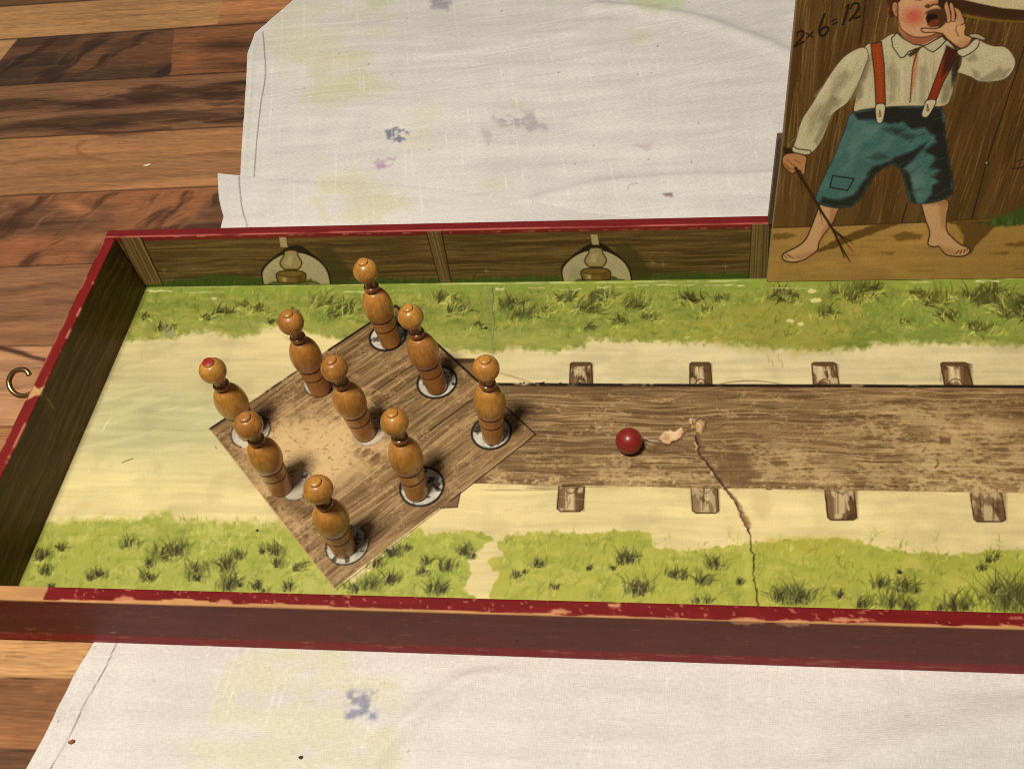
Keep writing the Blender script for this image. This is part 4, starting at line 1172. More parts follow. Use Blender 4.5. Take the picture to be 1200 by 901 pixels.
PN.poly(gr, ground, 1, 1.2)
PN.stroke([(905, 267), (985, 264.5), (1060, 261.5), (1140, 257.5), (1210, 252.5)], 1.5, (66, 42, 18), .7)
for i in range(60):
    px, py = rg.uniform(905, 1210), rg.uniform(268, 322); L = rg.uniform(6, 40)
    PN.stroke([(px, py), (px + L, py - L * .02)], rg.uniform(.6, 1.4), rg.choice([(150, 108, 54), (128, 92, 44), (204, 164, 96)]), rg.uniform(.2, .5), 1.2)
SH = (94, 66, 26)
PN.poly([(955, 295), (985, 278), (1022, 264), (1055, 262), (1020, 275), (985, 288), (960, 296)], SH, .85, 2, 1.5, .2)
PN.poly([(1128, 300), (1128, 280), (1120, 264), (1108, 260), (1140, 258), (1175, 256), (1160, 272), (1143, 288), (1138, 297)], SH, .85, 2, 1.5, .2)
PN.poly([(1110, 264), (1124, 266), (1130, 278), (1122, 284)], (178, 138, 74), .8, 3)
for pts in [[(1046, 276), (1060, 271), (1082, 275), (1078, 280), (1050, 283)], [(905, 274), (925, 273), (934, 276), (920, 281), (905, 280)], [(1174, 286), (1200, 283), (1215, 288), (1190, 290)], [(1160, 297), (1182, 296), (1178, 299)], [(1030, 296), (1050, 295), (1046, 298)]]:
    PN.poly(pts, (112, 80, 36), .75, 2.5, 1.5, .2)
# grass clump at the fence foot
PN.poly([(1150, 262), (1170, 254), (1185, 248), (1215, 240), (1260, 236), (1260, 262), (1200, 264), (1170, 266)], (64, 84, 34), .95, 3, 3, .15)
for i in range(50):
    px = rg.uniform(1152, 1215); PN.stroke([(px, 263), (px + rg.uniform(-3, 4), 263 - rg.uniform(4, 14))], (1.6, .4), rg.choice([(46, 66, 24), (90, 110, 46), (60, 84, 34)]), .7, .9)
PN.stroke([(1140, 262), (1160, 261)], 1.5, (60, 64, 26), .6, 2)

# ---- white plate with a brass rim hanging over the fence
rim = [(1060, -60), (1092, 6), (1112, 14), (1140, 21), (1170, 26), (1205, 29), (1300, 26), (1300, -60)]
PN.poly(rim, (74, 44, 18), 1, 1.2)
PN.poly([(1062, -60), (1100, 4), (1125, 12), (1160, 19), (1205, 22), (1300, 20), (1300, -60)], (66, 38, 16), 1, 2)
PN.stroke([(1096, 8), (1125, 17), (1160, 23.5), (1200, 26.2), (1260, 25.5)], (1.2, 3.4, 2.6, 3.4), (150, 116, 46), .75, 2, 4)
PN.poly([(1080, -60), (1124, -1), (1150, 5), (1175, 10), (1205, 12.5), (1300, 11), (1300, -60)], (216, 200, 156), 1, 1.2)

# ---- the printed boy
OUT = (44, 26, 16); SKIN = (216, 170, 124); SHIRT = (214, 202, 164); SHS = (150, 140, 108); TEAL = (62, 104, 104); NAVY = (24, 26, 28)
Z4 = lambda pts: [(880 + a / 2.65, b / 2.65) for a, b in pts]
Z7 = lambda pts: [(1000 + a / 6, b / 6) for a, b in pts]
Z8 = lambda pts: [(900 + a / 4, 150 + b / 4) for a, b in pts]
ZG = lambda pts: [(900 + a / 4.506, b / 4.506) for a, b in pts]
ZH = lambda pts: [(1040 + a / 4.506, 110 + b / 4.506) for a, b in pts]
ZA = lambda pts: [(1020 + a / 6.667, b / 6.667) for a, b in pts]


def shape(pts, col, line=1.3, smooth=4, lc=OUT):
    PN.poly(pts, col, 1, 1.0, smooth=smooth)
    if line:
        PN.outline(pts, line, lc, .9, 1.0, smooth=smooth)


# legs and feet
legL = Z8([(252, 345), (228, 400), (205, 460), (178, 520), (140, 555), (90, 580), (68, 595), (72, 618), (110, 630), (160, 622), (200, 598), (232, 572), (238, 540), (262, 500), (300, 450), (322, 400), (335, 365), (290, 350)])
shape(legL, SKIN, 1.5)
PN.poly(Z8([(292, 372), (335, 365), (322, 405), (300, 450), (262, 500), (240, 535), (250, 490), (285, 430)]), (170, 112, 70), .55, 4)
PN.poly(Z8([(120, 600), (200, 580), (232, 570), (200, 600), (150, 624)]), (176, 118, 76), .5, 4)
for t in [(72, 596, 92, 612), (84, 590, 104, 606), (96, 596, 122, 612)]:
    PN.stroke(Z8([(t[0], t[1]), (t[2], t[3])]), 1.0, (92, 52, 32), .8)
legR = Z8([(720, 330), (722, 370), (738, 430), (758, 490), (750, 545), (780, 558), (800, 556), (830, 590), (870, 602), (920, 600), (945, 580), (940, 562), (900, 545), (860, 510), (838, 480), (836, 420), (845, 345), (780, 325)])
shape(legR, SKIN, 1.5)
PN.poly(Z8([(800, 350), (842, 345), (836, 420), (838, 480), (815, 470), (806, 410)]), (172, 114, 72), .5, 5)
PN.poly(Z8([(800, 556), (850, 560), (900, 585), (870, 600), (830, 588)]), (178, 120, 78), .5, 4)
PN.poly(Z8([(725, 335), (842, 330), (840, 362), (760, 358)]), (150, 96, 58), .55, 5)
for t in [(882, 588, 896, 574), (900, 592, 908, 572), (918, 586, 924, 568), (932, 576, 936, 566)]:
    PN.stroke(Z8([(t[0], t[1]), (t[2], t[3])]), 1.2, (84, 46, 28), .85)
# breeches
br = Z4([(322, 345), (290, 410), (262, 478), (235, 535), (202, 612), (215, 634), (262, 645), (312, 640), (345, 612), (372, 560), (408, 522), (440, 512), (470, 530), (480, 575), (495, 625), (540, 632), (590, 622), (625, 598),
         (622, 540), (610, 480), (602, 410), (588, 335), (450, 330)])
shape(br, TEAL, 1.4, 4)


def teal_tex(s, sl):
    X_, Y_ = s.x[sl], s.y[sl]
    n = fbm(X_ * .07 + Y_ * .04, Y_ * .09, 2, 4)
    return mixin(np.broadcast_to(np.array([68, 114, 114.]), X_.shape + (3,)), sst(.40, .72, n) * .55, (100, 138, 132))


PN.poly(br, teal_tex, .85, 3, smooth=4)
NV = [Z4([(318, 350), (450, 330), (590, 335), (604, 410), (560, 420), (540, 395), (500, 400), (470, 380), (430, 385), (380, 372), (330, 372)]),
      Z4([(560, 380), (598, 385), (612, 480), (624, 545), (626, 600), (590, 622), (540, 632), (560, 600), (565, 575), (585, 565), (560, 550), (590, 530), (555, 520), (575, 490), (540, 470), (575, 440)]),
      Z4([(215, 632), (262, 645), (312, 640), (345, 612), (372, 560), (408, 522), (395, 520), (350, 560), (320, 605), (270, 622), (225, 612)]),
      Z4([(360, 545), (420, 518), (445, 510), (470, 525), (520, 480), (550, 440), (500, 470), (430, 500), (380, 520)]),
      Z4([(470, 530), (482, 575), (497, 628), (512, 630), (502, 590), (495, 550), (485, 530)])]
for i, p in enumerate(NV):
    PN.poly(p, NAVY, .92, 4.5, 1.6, .12, seed=i)
for p in [Z4([(400, 400), (450, 395), (480, 405), (440, 420)]), Z4([(440, 405), (500, 420), (540, 415), (480, 440)]), Z4([(360, 490), (400, 470), (430, 490), (390, 500)])]:
    PN.poly(p, NAVY, .4, 4, 2, .2)
for p in [Z4([(300, 460), (330, 430), (345, 450), (315, 490)]), Z4([(500, 560), (530, 540), (545, 570), (515, 600)]), Z4([(500, 600), (530, 595), (560, 605), (520, 618)]), Z4([(350, 400), (400, 390), (380, 440), (340, 440)])]:
    PN.poly(p, (138, 170, 162), .32, 8, 3, .1)
for k in range(46):
    a = rg.uniform(1060, 1112); b = rg.uniform(135, 225)
    PN.stroke([(a, b), (a - rg.uniform(6, 16), b + rg.uniform(3, 9))], (.4, 1.6, .4), rg.choice([NAVY, NAVY, (40, 62, 64), (112, 150, 144)]), .5, 1.4, mask=lambda s_, sl: (s_.C[sl][..., 2] > s_.C[sl][..., 0] * .93) * 1.0)
PN.outline(Z4([(254, 546), (320, 556), (300, 592), (245, 582)]), 1.5, (20, 28, 28), .95, smooth=0)
# shirt body
body = Z4([(352, 148), (400, 128), (450, 105), (520, 140), (585, 115), (632, 150), (640, 190), (630, 260), (622, 300), (600, 330), (520, 330), (440, 332), (352, 340), (320, 346), (326, 300), (330, 240)])
shape(body, SHIRT, 1.1, lc=(78, 64, 42))
for k in range(60):
    a = rg.uniform(345, 620); b = rg.uniform(160, 260)
    PN.stroke(Z4([(a, b), (a + rg.uniform(-6, 4), b + rg.uniform(40, 75))]), (.4, rg.uniform(1.2, 3.4), .4), rg.choice([SHS, SHS, (170, 158, 122), (228, 218, 184)]), rg.uniform(.35, .8), 1.6)
PN.poly(Z4([(325, 255), (350, 200), (372, 170), (360, 240), (345, 300), (328, 320)]), SHS, .8, 4, 2, .1)
PN.poly(Z4([(598, 200), (640, 170), (630, 270), (610, 320), (585, 320), (605, 260)]), (160, 156, 118), .7, 5, 2, .1)
PN.poly(Z4([(505, 165), (522, 150), (516, 230), (495, 320), (500, 240)]), (206, 140, 100), .85, 2)
PN.stroke(Z4([(520, 150), (502, 210), (494, 318)]), 1.4, (84, 44, 28), .9)
# hanging arm
arm = Z4([(352, 148), (310, 162), (268, 200), (225, 265), (185, 330), (158, 372), (142, 425), (130, 468), (150, 478), (182, 480), (210, 452), (232, 410), (255, 355), (300, 320), (330, 270), (352, 215), (365, 175)])
shape(arm, SHIRT, 1.1, lc=(78, 64, 42))
for k in range(44):
    t = rg.random(); a = 330 - 180 * t + rg.uniform(-25, 25); b = 190 + 240 * t + rg.uniform(-15, 15)
    PN.stroke(Z4([(a, b), (a - rg.uniform(12, 26), b + rg.uniform(22, 42))]), (.4, rg.uniform(1.4, 3.6), .4), rg.choice([SHS, (166, 154, 118), (228, 218, 184), (140, 128, 96)]), rg.uniform(.35, .75), 1.6)
PN.poly(Z4([(300, 318), (345, 235), (362, 180), (372, 185), (345, 270), (320, 312)]), (136, 124, 92), .65, 4)
PN.poly(Z4([(205, 452), (235, 400), (258, 352), (240, 360), (215, 400), (195, 440)]), (138, 128, 96), .7, 4)
shape(Z4([(130, 455), (148, 464), (184, 468), (182, 481), (150, 480), (128, 470)]), (212, 200, 162), 1.2, 3)
for p_, col_, al_ in [([(250, 250), (290, 215), (310, 230), (262, 300), (240, 330)], SHS, .55), ([(180, 360), (215, 320), (225, 345), (190, 410), (165, 440)], SHS, .5), ([(225, 330), (255, 300), (285, 312), (250, 345), (215, 400)], (132, 122, 92), .6),
                      ([(200, 300), (245, 240), (262, 250), (215, 320)], (232, 222, 188), .6), ([(152, 400), (180, 370), (178, 430), (150, 455)], (230, 220, 186), .5), ([(290, 180), (330, 168), (310, 210), (280, 225)], (232, 222, 188), .5)]:
    PN.poly(Z4(p_), col_, al_, 7, 3, .12)
for p_, col_, al_ in [([(425, 220), (440, 180), (452, 230), (446, 310), (430, 320)], SHS, .55), ([(345, 250), (372, 235), (378, 325), (350, 335)], (232, 222, 188), .4), ([(460, 200), (480, 190), (478, 320), (462, 322)], (230, 220, 186), .5),
                      ([(525, 210), (545, 200), (540, 310), (525, 322)], SHS, .5), ([(590, 265), (618, 250), (612, 300), (596, 325)], (132, 124, 94), .6)]:
    PN.poly(Z4(p_), col_, al_, 6, 3, .12)
# hand with switch
hand = Z8([(118, 118), (80, 125), (66, 148), (72, 178), (95, 205), (112, 215), (128, 208), (150, 200), (160, 220), (172, 215), (176, 180), (182, 140), (160, 125)])
PN.poly(Z4([(98, 455), (130, 465), (128, 478), (104, 478)]), (36, 20, 12), .9, 2)
shape(hand, (196, 138, 92), 1.3)
for q in [[(92, 150), (110, 168), (128, 180)], [(88, 180), (104, 190), (120, 196)], [(126, 150), (150, 165)]]:
    PN.stroke(Z8(q), 1.2, (120, 72, 44), .7, 1.2)
PN.poly(Z8([(68, 160), (90, 200), (112, 214), (104, 196), (84, 168)]), (140, 88, 54), .6, 3)
ST = (48, 26, 14)
PN.stroke(Z8([(130, 190), (170, 255), (215, 330), (255, 400), (300, 470), (345, 560), (384, 626)]), (3.8, 3.8, 3.4, 3.0, 2.6, 2.0, 1.0), ST, .97, 1, 3)
PN.stroke(Z8([(285, 455), (330, 495), (400, 545)]), (1.8, 1.4, .6), ST, .95); PN.stroke(Z8([(310, 485), (360, 530), (398, 578)]), (1.6, 1.2, .5), ST, .95)
PN.stroke(Z8([(330, 500), (365, 520), (394, 532)]), (1.4, 1.2, .5), ST, .95); PN.stroke(Z8([(340, 560), (352, 590), (356, 612)]), (1.2, 1, .4), ST, .9)
PN.stroke(Z8([(300, 470), (325, 530), (360, 606)]), (1.6, 1.3, .6), ST, .95)
PN.stroke(Z8([(152, 225), (155, 270), (168, 325)]), (2, 1.5, .5), (70, 40, 22), .8); PN.stroke(Z8([(215, 330), (240, 380), (256, 455)]), (1.2, 1, .4), ST, .7)
# raised sleeve
slv = Z7([(720, 360), (770, 330), (830, 300), (870, 270), (915, 300), (985, 325), (1060, 330), (1110, 370), (1140, 440), (1115, 510), (1060, 560), (960, 578), (880, 572), (830, 545), (760, 520), (718, 512), (750, 470), (760, 400)])
shape(slv, SHIRT, 1.1, lc=(78, 64, 42))
for p in [[(870, 570), (960, 520), (1030, 470), (1050, 500), (1110, 480), (1070, 555), (960, 577)], [(830, 480), (870, 500), (900, 560), (850, 550)], [(790, 420), (850, 380), (870, 420), (820, 440)]]:
    PN.poly(Z7(p), SHS, .7, 4, 2, .15)
for p in [[(960, 400), (1040, 360), (1090, 400), (1000, 440)], [(890, 320), (960, 340), (900, 400)]]:
    PN.poly(Z7(p), (224, 214, 180), .55, 5)
shape(Z7([(725, 360), (800, 330), (850, 280), (885, 285), (870, 340), (800, 390), (760, 400)]), (214, 204, 168), 1.2, 3)
shape(Z7([(815, 245), (870, 240), (925, 270), (915, 285), (860, 270), (825, 262)]), (190, 178, 140), 1.0, 3)
PN.poly(Z7([(700, 370), (745, 400), (735, 510), (690, 620), (690, 500)]), (30, 20, 14), .8, 3)
# braces
def brace(pts, tab, col=(166, 70, 30)):
    shape(pts, col, 1.3, 0); shape(tab, (220, 208, 174), 1.2, 3)
    cx = sum(p[0] for p in tab) / len(tab); cy = sum(p[1] for p in tab) / len(tab)
    PN.ell(cx, cy + 1, 1.9, 2.5, (140, 100, 40), 1, 1); PN.ell(cx - .3, cy + .6, .9, 1.2, (206, 170, 96), .9, .8); PN.stroke([(cx - .2, cy - 4.5), (cx, cy - 1)], 1.5, (60, 40, 18), .9)


brace(Z4([(372, 138), (405, 130), (414, 200), (418, 326), (388, 326), (384, 240)]), Z4([(388, 326), (416, 325), (414, 360), (406, 382), (392, 382), (388, 360)]))
brace(Z4([(610, 145), (640, 160), (620, 215), (598, 255), (574, 314), (548, 312), (575, 240), (596, 180)]), Z4([(546, 312), (575, 313), (562, 345), (545, 366), (530, 358), (536, 335)]), (152, 52, 24))
PN.poly(Z4([(606, 140), (640, 160), (620, 214), (592, 240), (600, 190)]), (52, 22, 18), .8, 4)
PN.stroke(Z4([(392, 150), (400, 240), (402, 318)]), 1.4, (206, 92, 48), .5, 1.6)
# neck, face
neck = ZA([(215, 170), (225, 250), (300, 330), (340, 350), (420, 345), (500, 300), (560, 265), (480, 230), (300, 180)])
PN.poly(neck, (196, 128, 88), 1, 1)
PN.poly(ZA([(260, 250), (340, 300), (460, 295), (560, 250), (530, 300), (420, 345), (340, 350), (290, 320)]), (150, 88, 56), .6, 4)
face = ZA([(205, -60), (215, 0), (212, 60), (220, 150), (232, 210), (262, 250), (330, 288), (400, 296), (470, 280), (520, 240), (540, 200), (560, 140), (545, 60), (520, 20), (528, -40), (500, -120), (300, -160)])
PN.poly(face, (220, 172, 126), 1, 1.0, smooth=4)
PN.stroke(ZA([(212, 60), (220, 150), (232, 210), (262, 250), (330, 288), (400, 296), (470, 284), (530, 262)]), (1, 1.6, 2.2, 1.8), (110, 62, 40), .75, 1.4, 4)
PN.blob(*ZA([(340, 130)])[0], 15, 12, (206, 84, 60), .85)
PN.blob(*ZA([(300, 30)])[0], 8, 8, (232, 180, 134), .5)
# open mouth shadowed by the raised hand
PN.poly(ZA([(430, 110), (455, 85), (520, 70), (575, 85), (610, 120), (590, 170), (550, 205), (480, 215), (440, 190), (425, 150)]), (86, 50, 28), 1, 3, smooth=4)
PN.poly(ZA([(445, 125), (490, 110), (525, 125), (515, 165), (470, 195), (440, 170)]), (34, 12, 10), 1, 2, smooth=4)
PN.poly(ZA([(470, 165), (520, 150), (530, 185), (480, 205), (450, 195)]), (140, 62, 36), .9, 3, smooth=4)
PN.stroke(ZA([(432, 118), (424, 150), (438, 190)]), 1.8, (234, 170, 130), .9, 1.2)
PN.poly(ZA([(520, -20), (600, -10), (630, 40), (660, 110), (640, 170), (590, 180), (600, 110), (560, 70), (525, 40)]), (58, 32, 18), .9, 3, smooth=4)
# nose
PN.poly(ZA([(425, 40), (445, 22), (490, 10), (520, -10), (530, 20), (500, 40), (455, 60), (432, 56)]), (206, 144, 100), 1, 1.4, smooth=4)
PN.stroke(ZA([(428, 52), (450, 62), (490, 40), (520, 38)]), 1.8, (60, 30, 20), .9, 1.2, 4); PN.ell(*ZA([(450, 45)])[0], 2, 1.4, (70, 34, 24), .9)
PN.stroke(ZA([(345, -2), (375, 4), (410, 0)]), 1.5, (84, 46, 28), .8)
# eye, brow, ear and hair
PN.ell(1077, -7, 4, 1.8, (236, 220, 190), 1); PN.ell(1078, -7, 1.8, 1.8, (40, 24, 16), 1); PN.stroke([(1070, -14), (1078, -17), (1086, -14)], 1.4, (66, 34, 18), .9)
PN.poly(ZA([(125, -40), (200, -60), (235, 0), (215, 30), (205, 70), (190, 115), (165, 140), (140, 110), (150, 60), (130, 20)]), (84, 42, 24), 1, 1.5, smooth=4)
PN.poly(ZA([(125, -40), (215, 0), (260, -60), (420, -140), (520, -130), (560, -220), (300, -300), (150, -220)]), (96, 50, 26), 1, 1.5, smooth=4)
shape(ZA([(172, 30), (200, 18), (216, 50), (212, 110), (205, 140), (186, 120), (170, 80)]), (206, 142, 98), 1.1, 4)
PN.stroke(ZA([(192, 45), (205, 70), (198, 105)]), 1.3, (130, 76, 50), .8)
# raised hand: palm, thumb to the cheek, fingers up
palm = ZA([(395, 232), (420, 222), (500, 228), (545, 215), (575, 190), (620, 170), (660, 170), (672, 120), (662, 70), (690, 85), (715, 120), (738, 170), (745, 220), (738, 270), (790, 300), (760, 350), (700, 380), (650, 350), (600, 310), (560, 270), (500, 255), (420, 256)])
shape(palm, (222, 170, 120), 1.3)
for f in [[(600, 175), (592, 120), (575, 60), (585, 20), (600, 15), (615, 60), (625, 110), (630, 165)], [(632, 165), (630, 110), (618, 55), (622, 22), (640, 28), (655, 70), (662, 120), (660, 165)],
          [(662, 165), (672, 125), (655, 70), (668, 62), (700, 85), (722, 130), (735, 180), (700, 200)]]:
    shape(ZA(f), (206, 152, 106), 1.1, 3)
PN.poly(ZA([(585, 185), (680, 165), (715, 215), (690, 290), (640, 300), (580, 250)]), (224, 174, 126), .95, 5)
PN.stroke(ZA([(672, 205), (668, 245), (690, 285)]), 1.6, (140, 86, 56), .8, 1.6)
PN.poly(ZA([(700, 320), (790, 300), (770, 350), (705, 382), (660, 355)]), (196, 136, 92), .7, 4)
PN.stroke(ZA([(560, 268), (600, 310), (650, 352), (700, 382)]), 2.2, (56, 30, 22), .8, 1.4)
# collar
shape(ZA([(208, 258), (165, 300), (175, 370), (235, 455), (262, 450), (300, 405), (392, 372), (420, 362), (340, 350), (250, 300)]), (212, 202, 164), 1.3, 0)
shape(ZA([(412, 362), (440, 352), (500, 318), (560, 285), (590, 320), (545, 370), (490, 410), (455, 395)]), (206, 196, 158), 1.3, 0)
PN.poly(ZA([(290, 430), (345, 385), (400, 372), (360, 420), (310, 448)]), (50, 34, 24), .85, 2)
# chalked sum on the fence
INK = (36, 20, 10)
PN.stroke(ZG([(152, 190), (160, 172), (176, 165), (187, 172), (184, 192), (160, 222), (140, 247), (160, 236), (190, 222)]), (1.4, 2.4, 3.0, 2.2, 3.0, 2), INK, .97, 1, 3)
PN.stroke(ZG([(204, 178), (220, 188), (236, 198)]), 2, INK, .95); PN.stroke(ZG([(236, 172), (220, 188), (202, 206)]), 1.8, INK, .95)
PN.stroke(ZG([(300, 76), (286, 108), (274, 142), (270, 172), (280, 190), (300, 186), (316, 168), (318, 150), (304, 144), (284, 158), (272, 176)]), (2.4, 3, 3.2, 2.4, 3, 2), INK, .95, 1, 3)
PN.stroke(ZG([(338, 114), (362, 102)]), 1.9, INK, .95); PN.stroke(ZG([(342, 132), (364, 121)]), 1.9, INK, .95)
PN.stroke(ZG([(412, 40), (427, 28), (416, 72), (396, 132)]), (1.8, 2.8, 3.2, 2.6), INK, .95)
PN.stroke(ZG([(436, 48), (446, 26), (466, 18), (480, 30), (474, 58), (452, 86), (430, 110), (448, 96), (466, 98), (488, 86)]), (2, 2.6, 3.2, 2.4, 3, 2), INK, .95, 1, 3)
PN.stroke(ZG([(468, 88), (462, 60), (480, 52)]), 1.2, INK, .5)
# rubbed edges of the board
edge = (PX - xl_edge)
PN.C[:] = mixin(PN.C, sst(.010, .002, edge) * .75, (150, 128, 100))
PN.C[:] = mixin(PN.C, sst(.010, .003, PZ) * .6 * sst(.4, .6, fbm(PX * 5, PZ * 0, 1, 3)), (70, 50, 30))
panel = tag(empty('picture_panel', (3.4, PYF, 0.004)), 'upright printed board of a shouting barefoot boy in blue breeches before a plank fence', 'picture panel')
POFF = -np.array([3.4, PYF, .004])
grid_mesh('printed_board', PN.P + POFF, PN.C, M_PANEL, panel, back=(0, PTH, 0), gain=1.22)
# strip glued behind it that sits on the wall's top
M_STRIP = mat('dark pasteboard', (.09, .06, .035), rough=.6, bump=.00008, bscale=400, bstretch=(1, 1, .2), mottle=.25)


def box_bm(p0, p1, bev=.003):
    bm = bmesh.new(); bmesh.ops.create_cube(bm, size=1)
    for v in bm.verts:
        v.co = Vector([(p0[i] + p1[i]) / 2 + v.co[i] * (p1[i] - p0[i]) for i in range(3)]) * S
    bmesh.ops.bevel(bm, geom=bm.edges[:], offset=bev * S, segments=2, affect='EDGES')
    return bm


bm = box_bm((2.375, PYF + PTH + .001, HW + .002), (2.62, PYF + PTH + .05, 1.115))
for v in bm.verts:
    z = v.co.z / S
    v.co = Vector((v.co.x - .066 * (z - .5) * S + .006 * S, v.co.y, v.co.z)) + Vector(POFF) * S
obj('backing_strip', bm, M_STRIP, panel, smooth=False)

# ================================================================ SKITTLES
def pin_nodes(nt, b, tc, src):
    sx = nt.nodes.new('ShaderNodeSeparateXYZ'); nt.links.new(tc.outputs['Object'], sx.inputs[0])
    wv = nt.nodes.new('ShaderNodeTexNoise'); wv.inputs['Scale'].default_value = 1; wv.inputs['Detail'].default_value = 5
    mp = nt.nodes.new('ShaderNodeMapping'); mp.inputs['Scale'].default_value = (700, 700, 90); nt.links.new(tc.outputs['Object'], mp.inputs[0])
    nt.links.new(mp.outputs[0], wv.inputs['Vector'])
    oi = nt.nodes.new('ShaderNodeObjectInfo')
    cr = nt.nodes.new('ShaderNodeValToRGB')
    cr.color_ramp.elements[0].position = .3; cr.color_ramp.elements[0].color = (.37, .150, .024, 1)
    cr.color_ramp.elements[1].position = .72; cr.color_ramp.elements[1].color = (.50, .230, .046, 1)
    nt.links.new(wv.outputs['Fac'], cr.inputs[0])
    big = nt.nodes.new('ShaderNodeTexNoise'); big.inputs['Scale'].default_value = 140; nt.links.new(tc.outputs['Object'], big.inputs['Vector'])
    hs = nt.nodes.new('ShaderNodeHueSaturation'); nt.links.new(cr.outputs[0], hs.inputs['Color'])
    mr = nt.nodes.new('ShaderNodeMapRange'); mr.inputs['From Min'].default_value = .3; mr.inputs['From Max'].default_value = .7
    mr.inputs['To Min'].default_value = .8; mr.inputs['To Max'].default_value = 1.18
    nt.links.new(big.outputs['Fac'], mr.inputs['Value']); nt.links.new(mr.outputs[0], hs.inputs['Value'])
    rn = nt.nodes.new('ShaderNodeMapRange'); rn.inputs['To Min'].default_value = .494; rn.inputs['To Max'].default_value = .505
    nt.links.new(oi.outputs['Random'], rn.inputs['Value']); nt.links.new(rn.outputs[0], hs.inputs['Hue'])
    rv = nt.nodes.new('ShaderNodeMapRange'); rv.inputs['To Min'].default_value = .9; rv.inputs['To Max'].default_value = 1.12
    nt.links.new(oi.outputs['Random'], rv.inputs['Value'])
    mu = nt.nodes.new('ShaderNodeMath'); mu.operation = 'MULTIPLY'; nt.links.new(mr.outputs[0], mu.inputs[0]); nt.links.new(rv.outputs[0], mu.inputs[1])
    nt.links.new(mu.outputs[0], hs.inputs['Value'])
    # small dents and dark nicks in the varnish
    nk = nt.nodes.new('ShaderNodeTexNoise'); nk.inputs['Scale'].default_value = 420; nk.inputs['Detail'].default_value = 2; nt.links.new(tc.outputs['Object'], nk.inputs['Vector'])
    nr = nt.nodes.new('ShaderNodeMapRange'); nr.inputs['From Min'].default_value = .66; nr.inputs['From Max'].default_value = .74; nt.links.new(nk.outputs['Fac'], nr.inputs['Value'])
    md = nt.nodes.new('ShaderNodeMix'); md.data_type = 'RGBA'; md.inputs['B'].default_value = (.10, .035, .010, 1)
    m5 = nt.nodes.new('ShaderNodeMath'); m5.operation = 'MULTIPLY'; m5.inputs[1].default_value = .55; nt.links.new(nr.outputs[0], m5.inputs[0])
    nt.links.new(m5.outputs[0], md.inputs['Factor']); nt.links.new(hs.outputs[0], md.inputs['A']); nt.links.new(md.outputs['Result'], b.inputs['Base Color'])
    bp = nt.nodes.new('ShaderNodeBump'); bp.inputs['Distance'].default_value = .00006; nt.links.new(big.outputs['Fac'], bp.inputs['Height']); nt.links.new(bp.outputs[0], b.inputs['Normal'])


M_PIN = mat('varnished turned wood', rough=.3, spec=.5, coat=.35, setup=pin_nodes)
M_RING = mat('burnt groove line', (.17, .045, .014), rough=.35, bump=.00001, mottle=.2)
M_NECK = mat('dark varnished neck', (.27, .09, .022), rough=.22, spec=.5, coat=.5, mottle=.2)
M_REDTIP = mat('red painted tip', (.34, .022, .02), rough=.35, coat=.3, mottle=.2)


def lathe(prof, seg=40):
    bm = bmesh.new(); rings = []
    for r, z in prof:
        if r < 1e-6:
            rings.append([bm.verts.new((0, 0, z * S))])
        else:
            rings.append([bm.verts.new((r * S * math.cos(a), r * S * math.sin(a), z * S)) for a in np.linspace(0, 2 * math.pi, seg, endpoint=False)])
    for a, b in zip(rings[:-1], rings[1:]):
        for k in range(seg):
            k2 = (k + 1) % seg
            if len(a) == 1 and len(b) == 1: continue
            if len(a) == 1: bm.faces.new([a[0], b[k], b[k2]])
            elif len(b) == 1: bm.faces.new([a[k], a[k2], b[0]])
            else: bm.faces.new([a[k], a[k2], b[k2], b[k]])
    return bm


body_p = [(0, 0), (.062, 0), (.0655, .004)] + [tuple(v) for v in curve([(.066, .01), (.0685, .08), (.0710, .146)], 5)] + \
         [(.0690, .151), (.0690, .161), (.0722, .166)] + [tuple(v) for v in curve([(.0728, .17), (.0742, .205), (.0760, .231)], 4)] + \
         [(.0740, .237), (.0740, .248), (.0790, .254)] + [tuple(v) for v in curve([(.0805, .258), (.0875, .285), (.0915, .320), (.0895, .358), (.0815, .396), (.0680, .428), (.0510, .450), (.039, .460), (.033, .465)], 6)] + [(0, .467)]
neck_p = [(0, .456), (.033, .462)] + [tuple(v) for v in curve([(.033, .464), (.0315, .472), (.0400, .479), (.0465, .491), (.0440, .505), (.0345, .512), (.0320, .524), (.0315, .538), (.035, .556)], 5)] + [(0, .560)]
hr, hz = .0735, .624
head_p = [(0, hz - hr + .002)] + [(hr * math.sin(t), hz - hr * math.cos(t)) for t in np.linspace(.42, math.pi - .47, 24)]
zt_ = hz + hr * math.cos(.47)
head_p += [(.0318, zt_ - .0022), (.0312, zt_ + .003), (.0318, zt_ + .009), (.0300, zt_ + .0135), (.022, zt_ + .0168), (.010, zt_ + .0182), (0, zt_ + .0185)]
tip_p = [(.0298, zt_ + .0140), (.022, zt_ + .0172), (.010, zt_ + .0187), (0, zt_ + .0190)]


def ring_bm(r, z):
    return lathe([(r - .005, z - .0066), (r + .0006, z - .0060), (r + .0009, z), (r + .0006, z + .0060), (r - .005, z + .0066)])


me_cache = {}


def make_pin(red=False):
    root = empty('skittle')
    b = obj('body', lathe(body_p), M_PIN, root)
    obj('groove_ring', ring_bm(.0704, .156), M_RING, b); obj('groove_ring', ring_bm(.0754, .2425), M_RING, b)
    obj('neck', lathe(neck_p), M_NECK, root)
    h = obj('head', lathe(head_p), M_PIN, root)
    if red:
        obj('painted_tip', lathe(tip_p), M_REDTIP, h)
    return root


def copy_tree(o, parent=None):
    c = o.copy(); C.objects.link(c)
    if parent is not None: c.parent = parent
    for ch in list(o.children):
        copy_tree(ch, c)
    return c


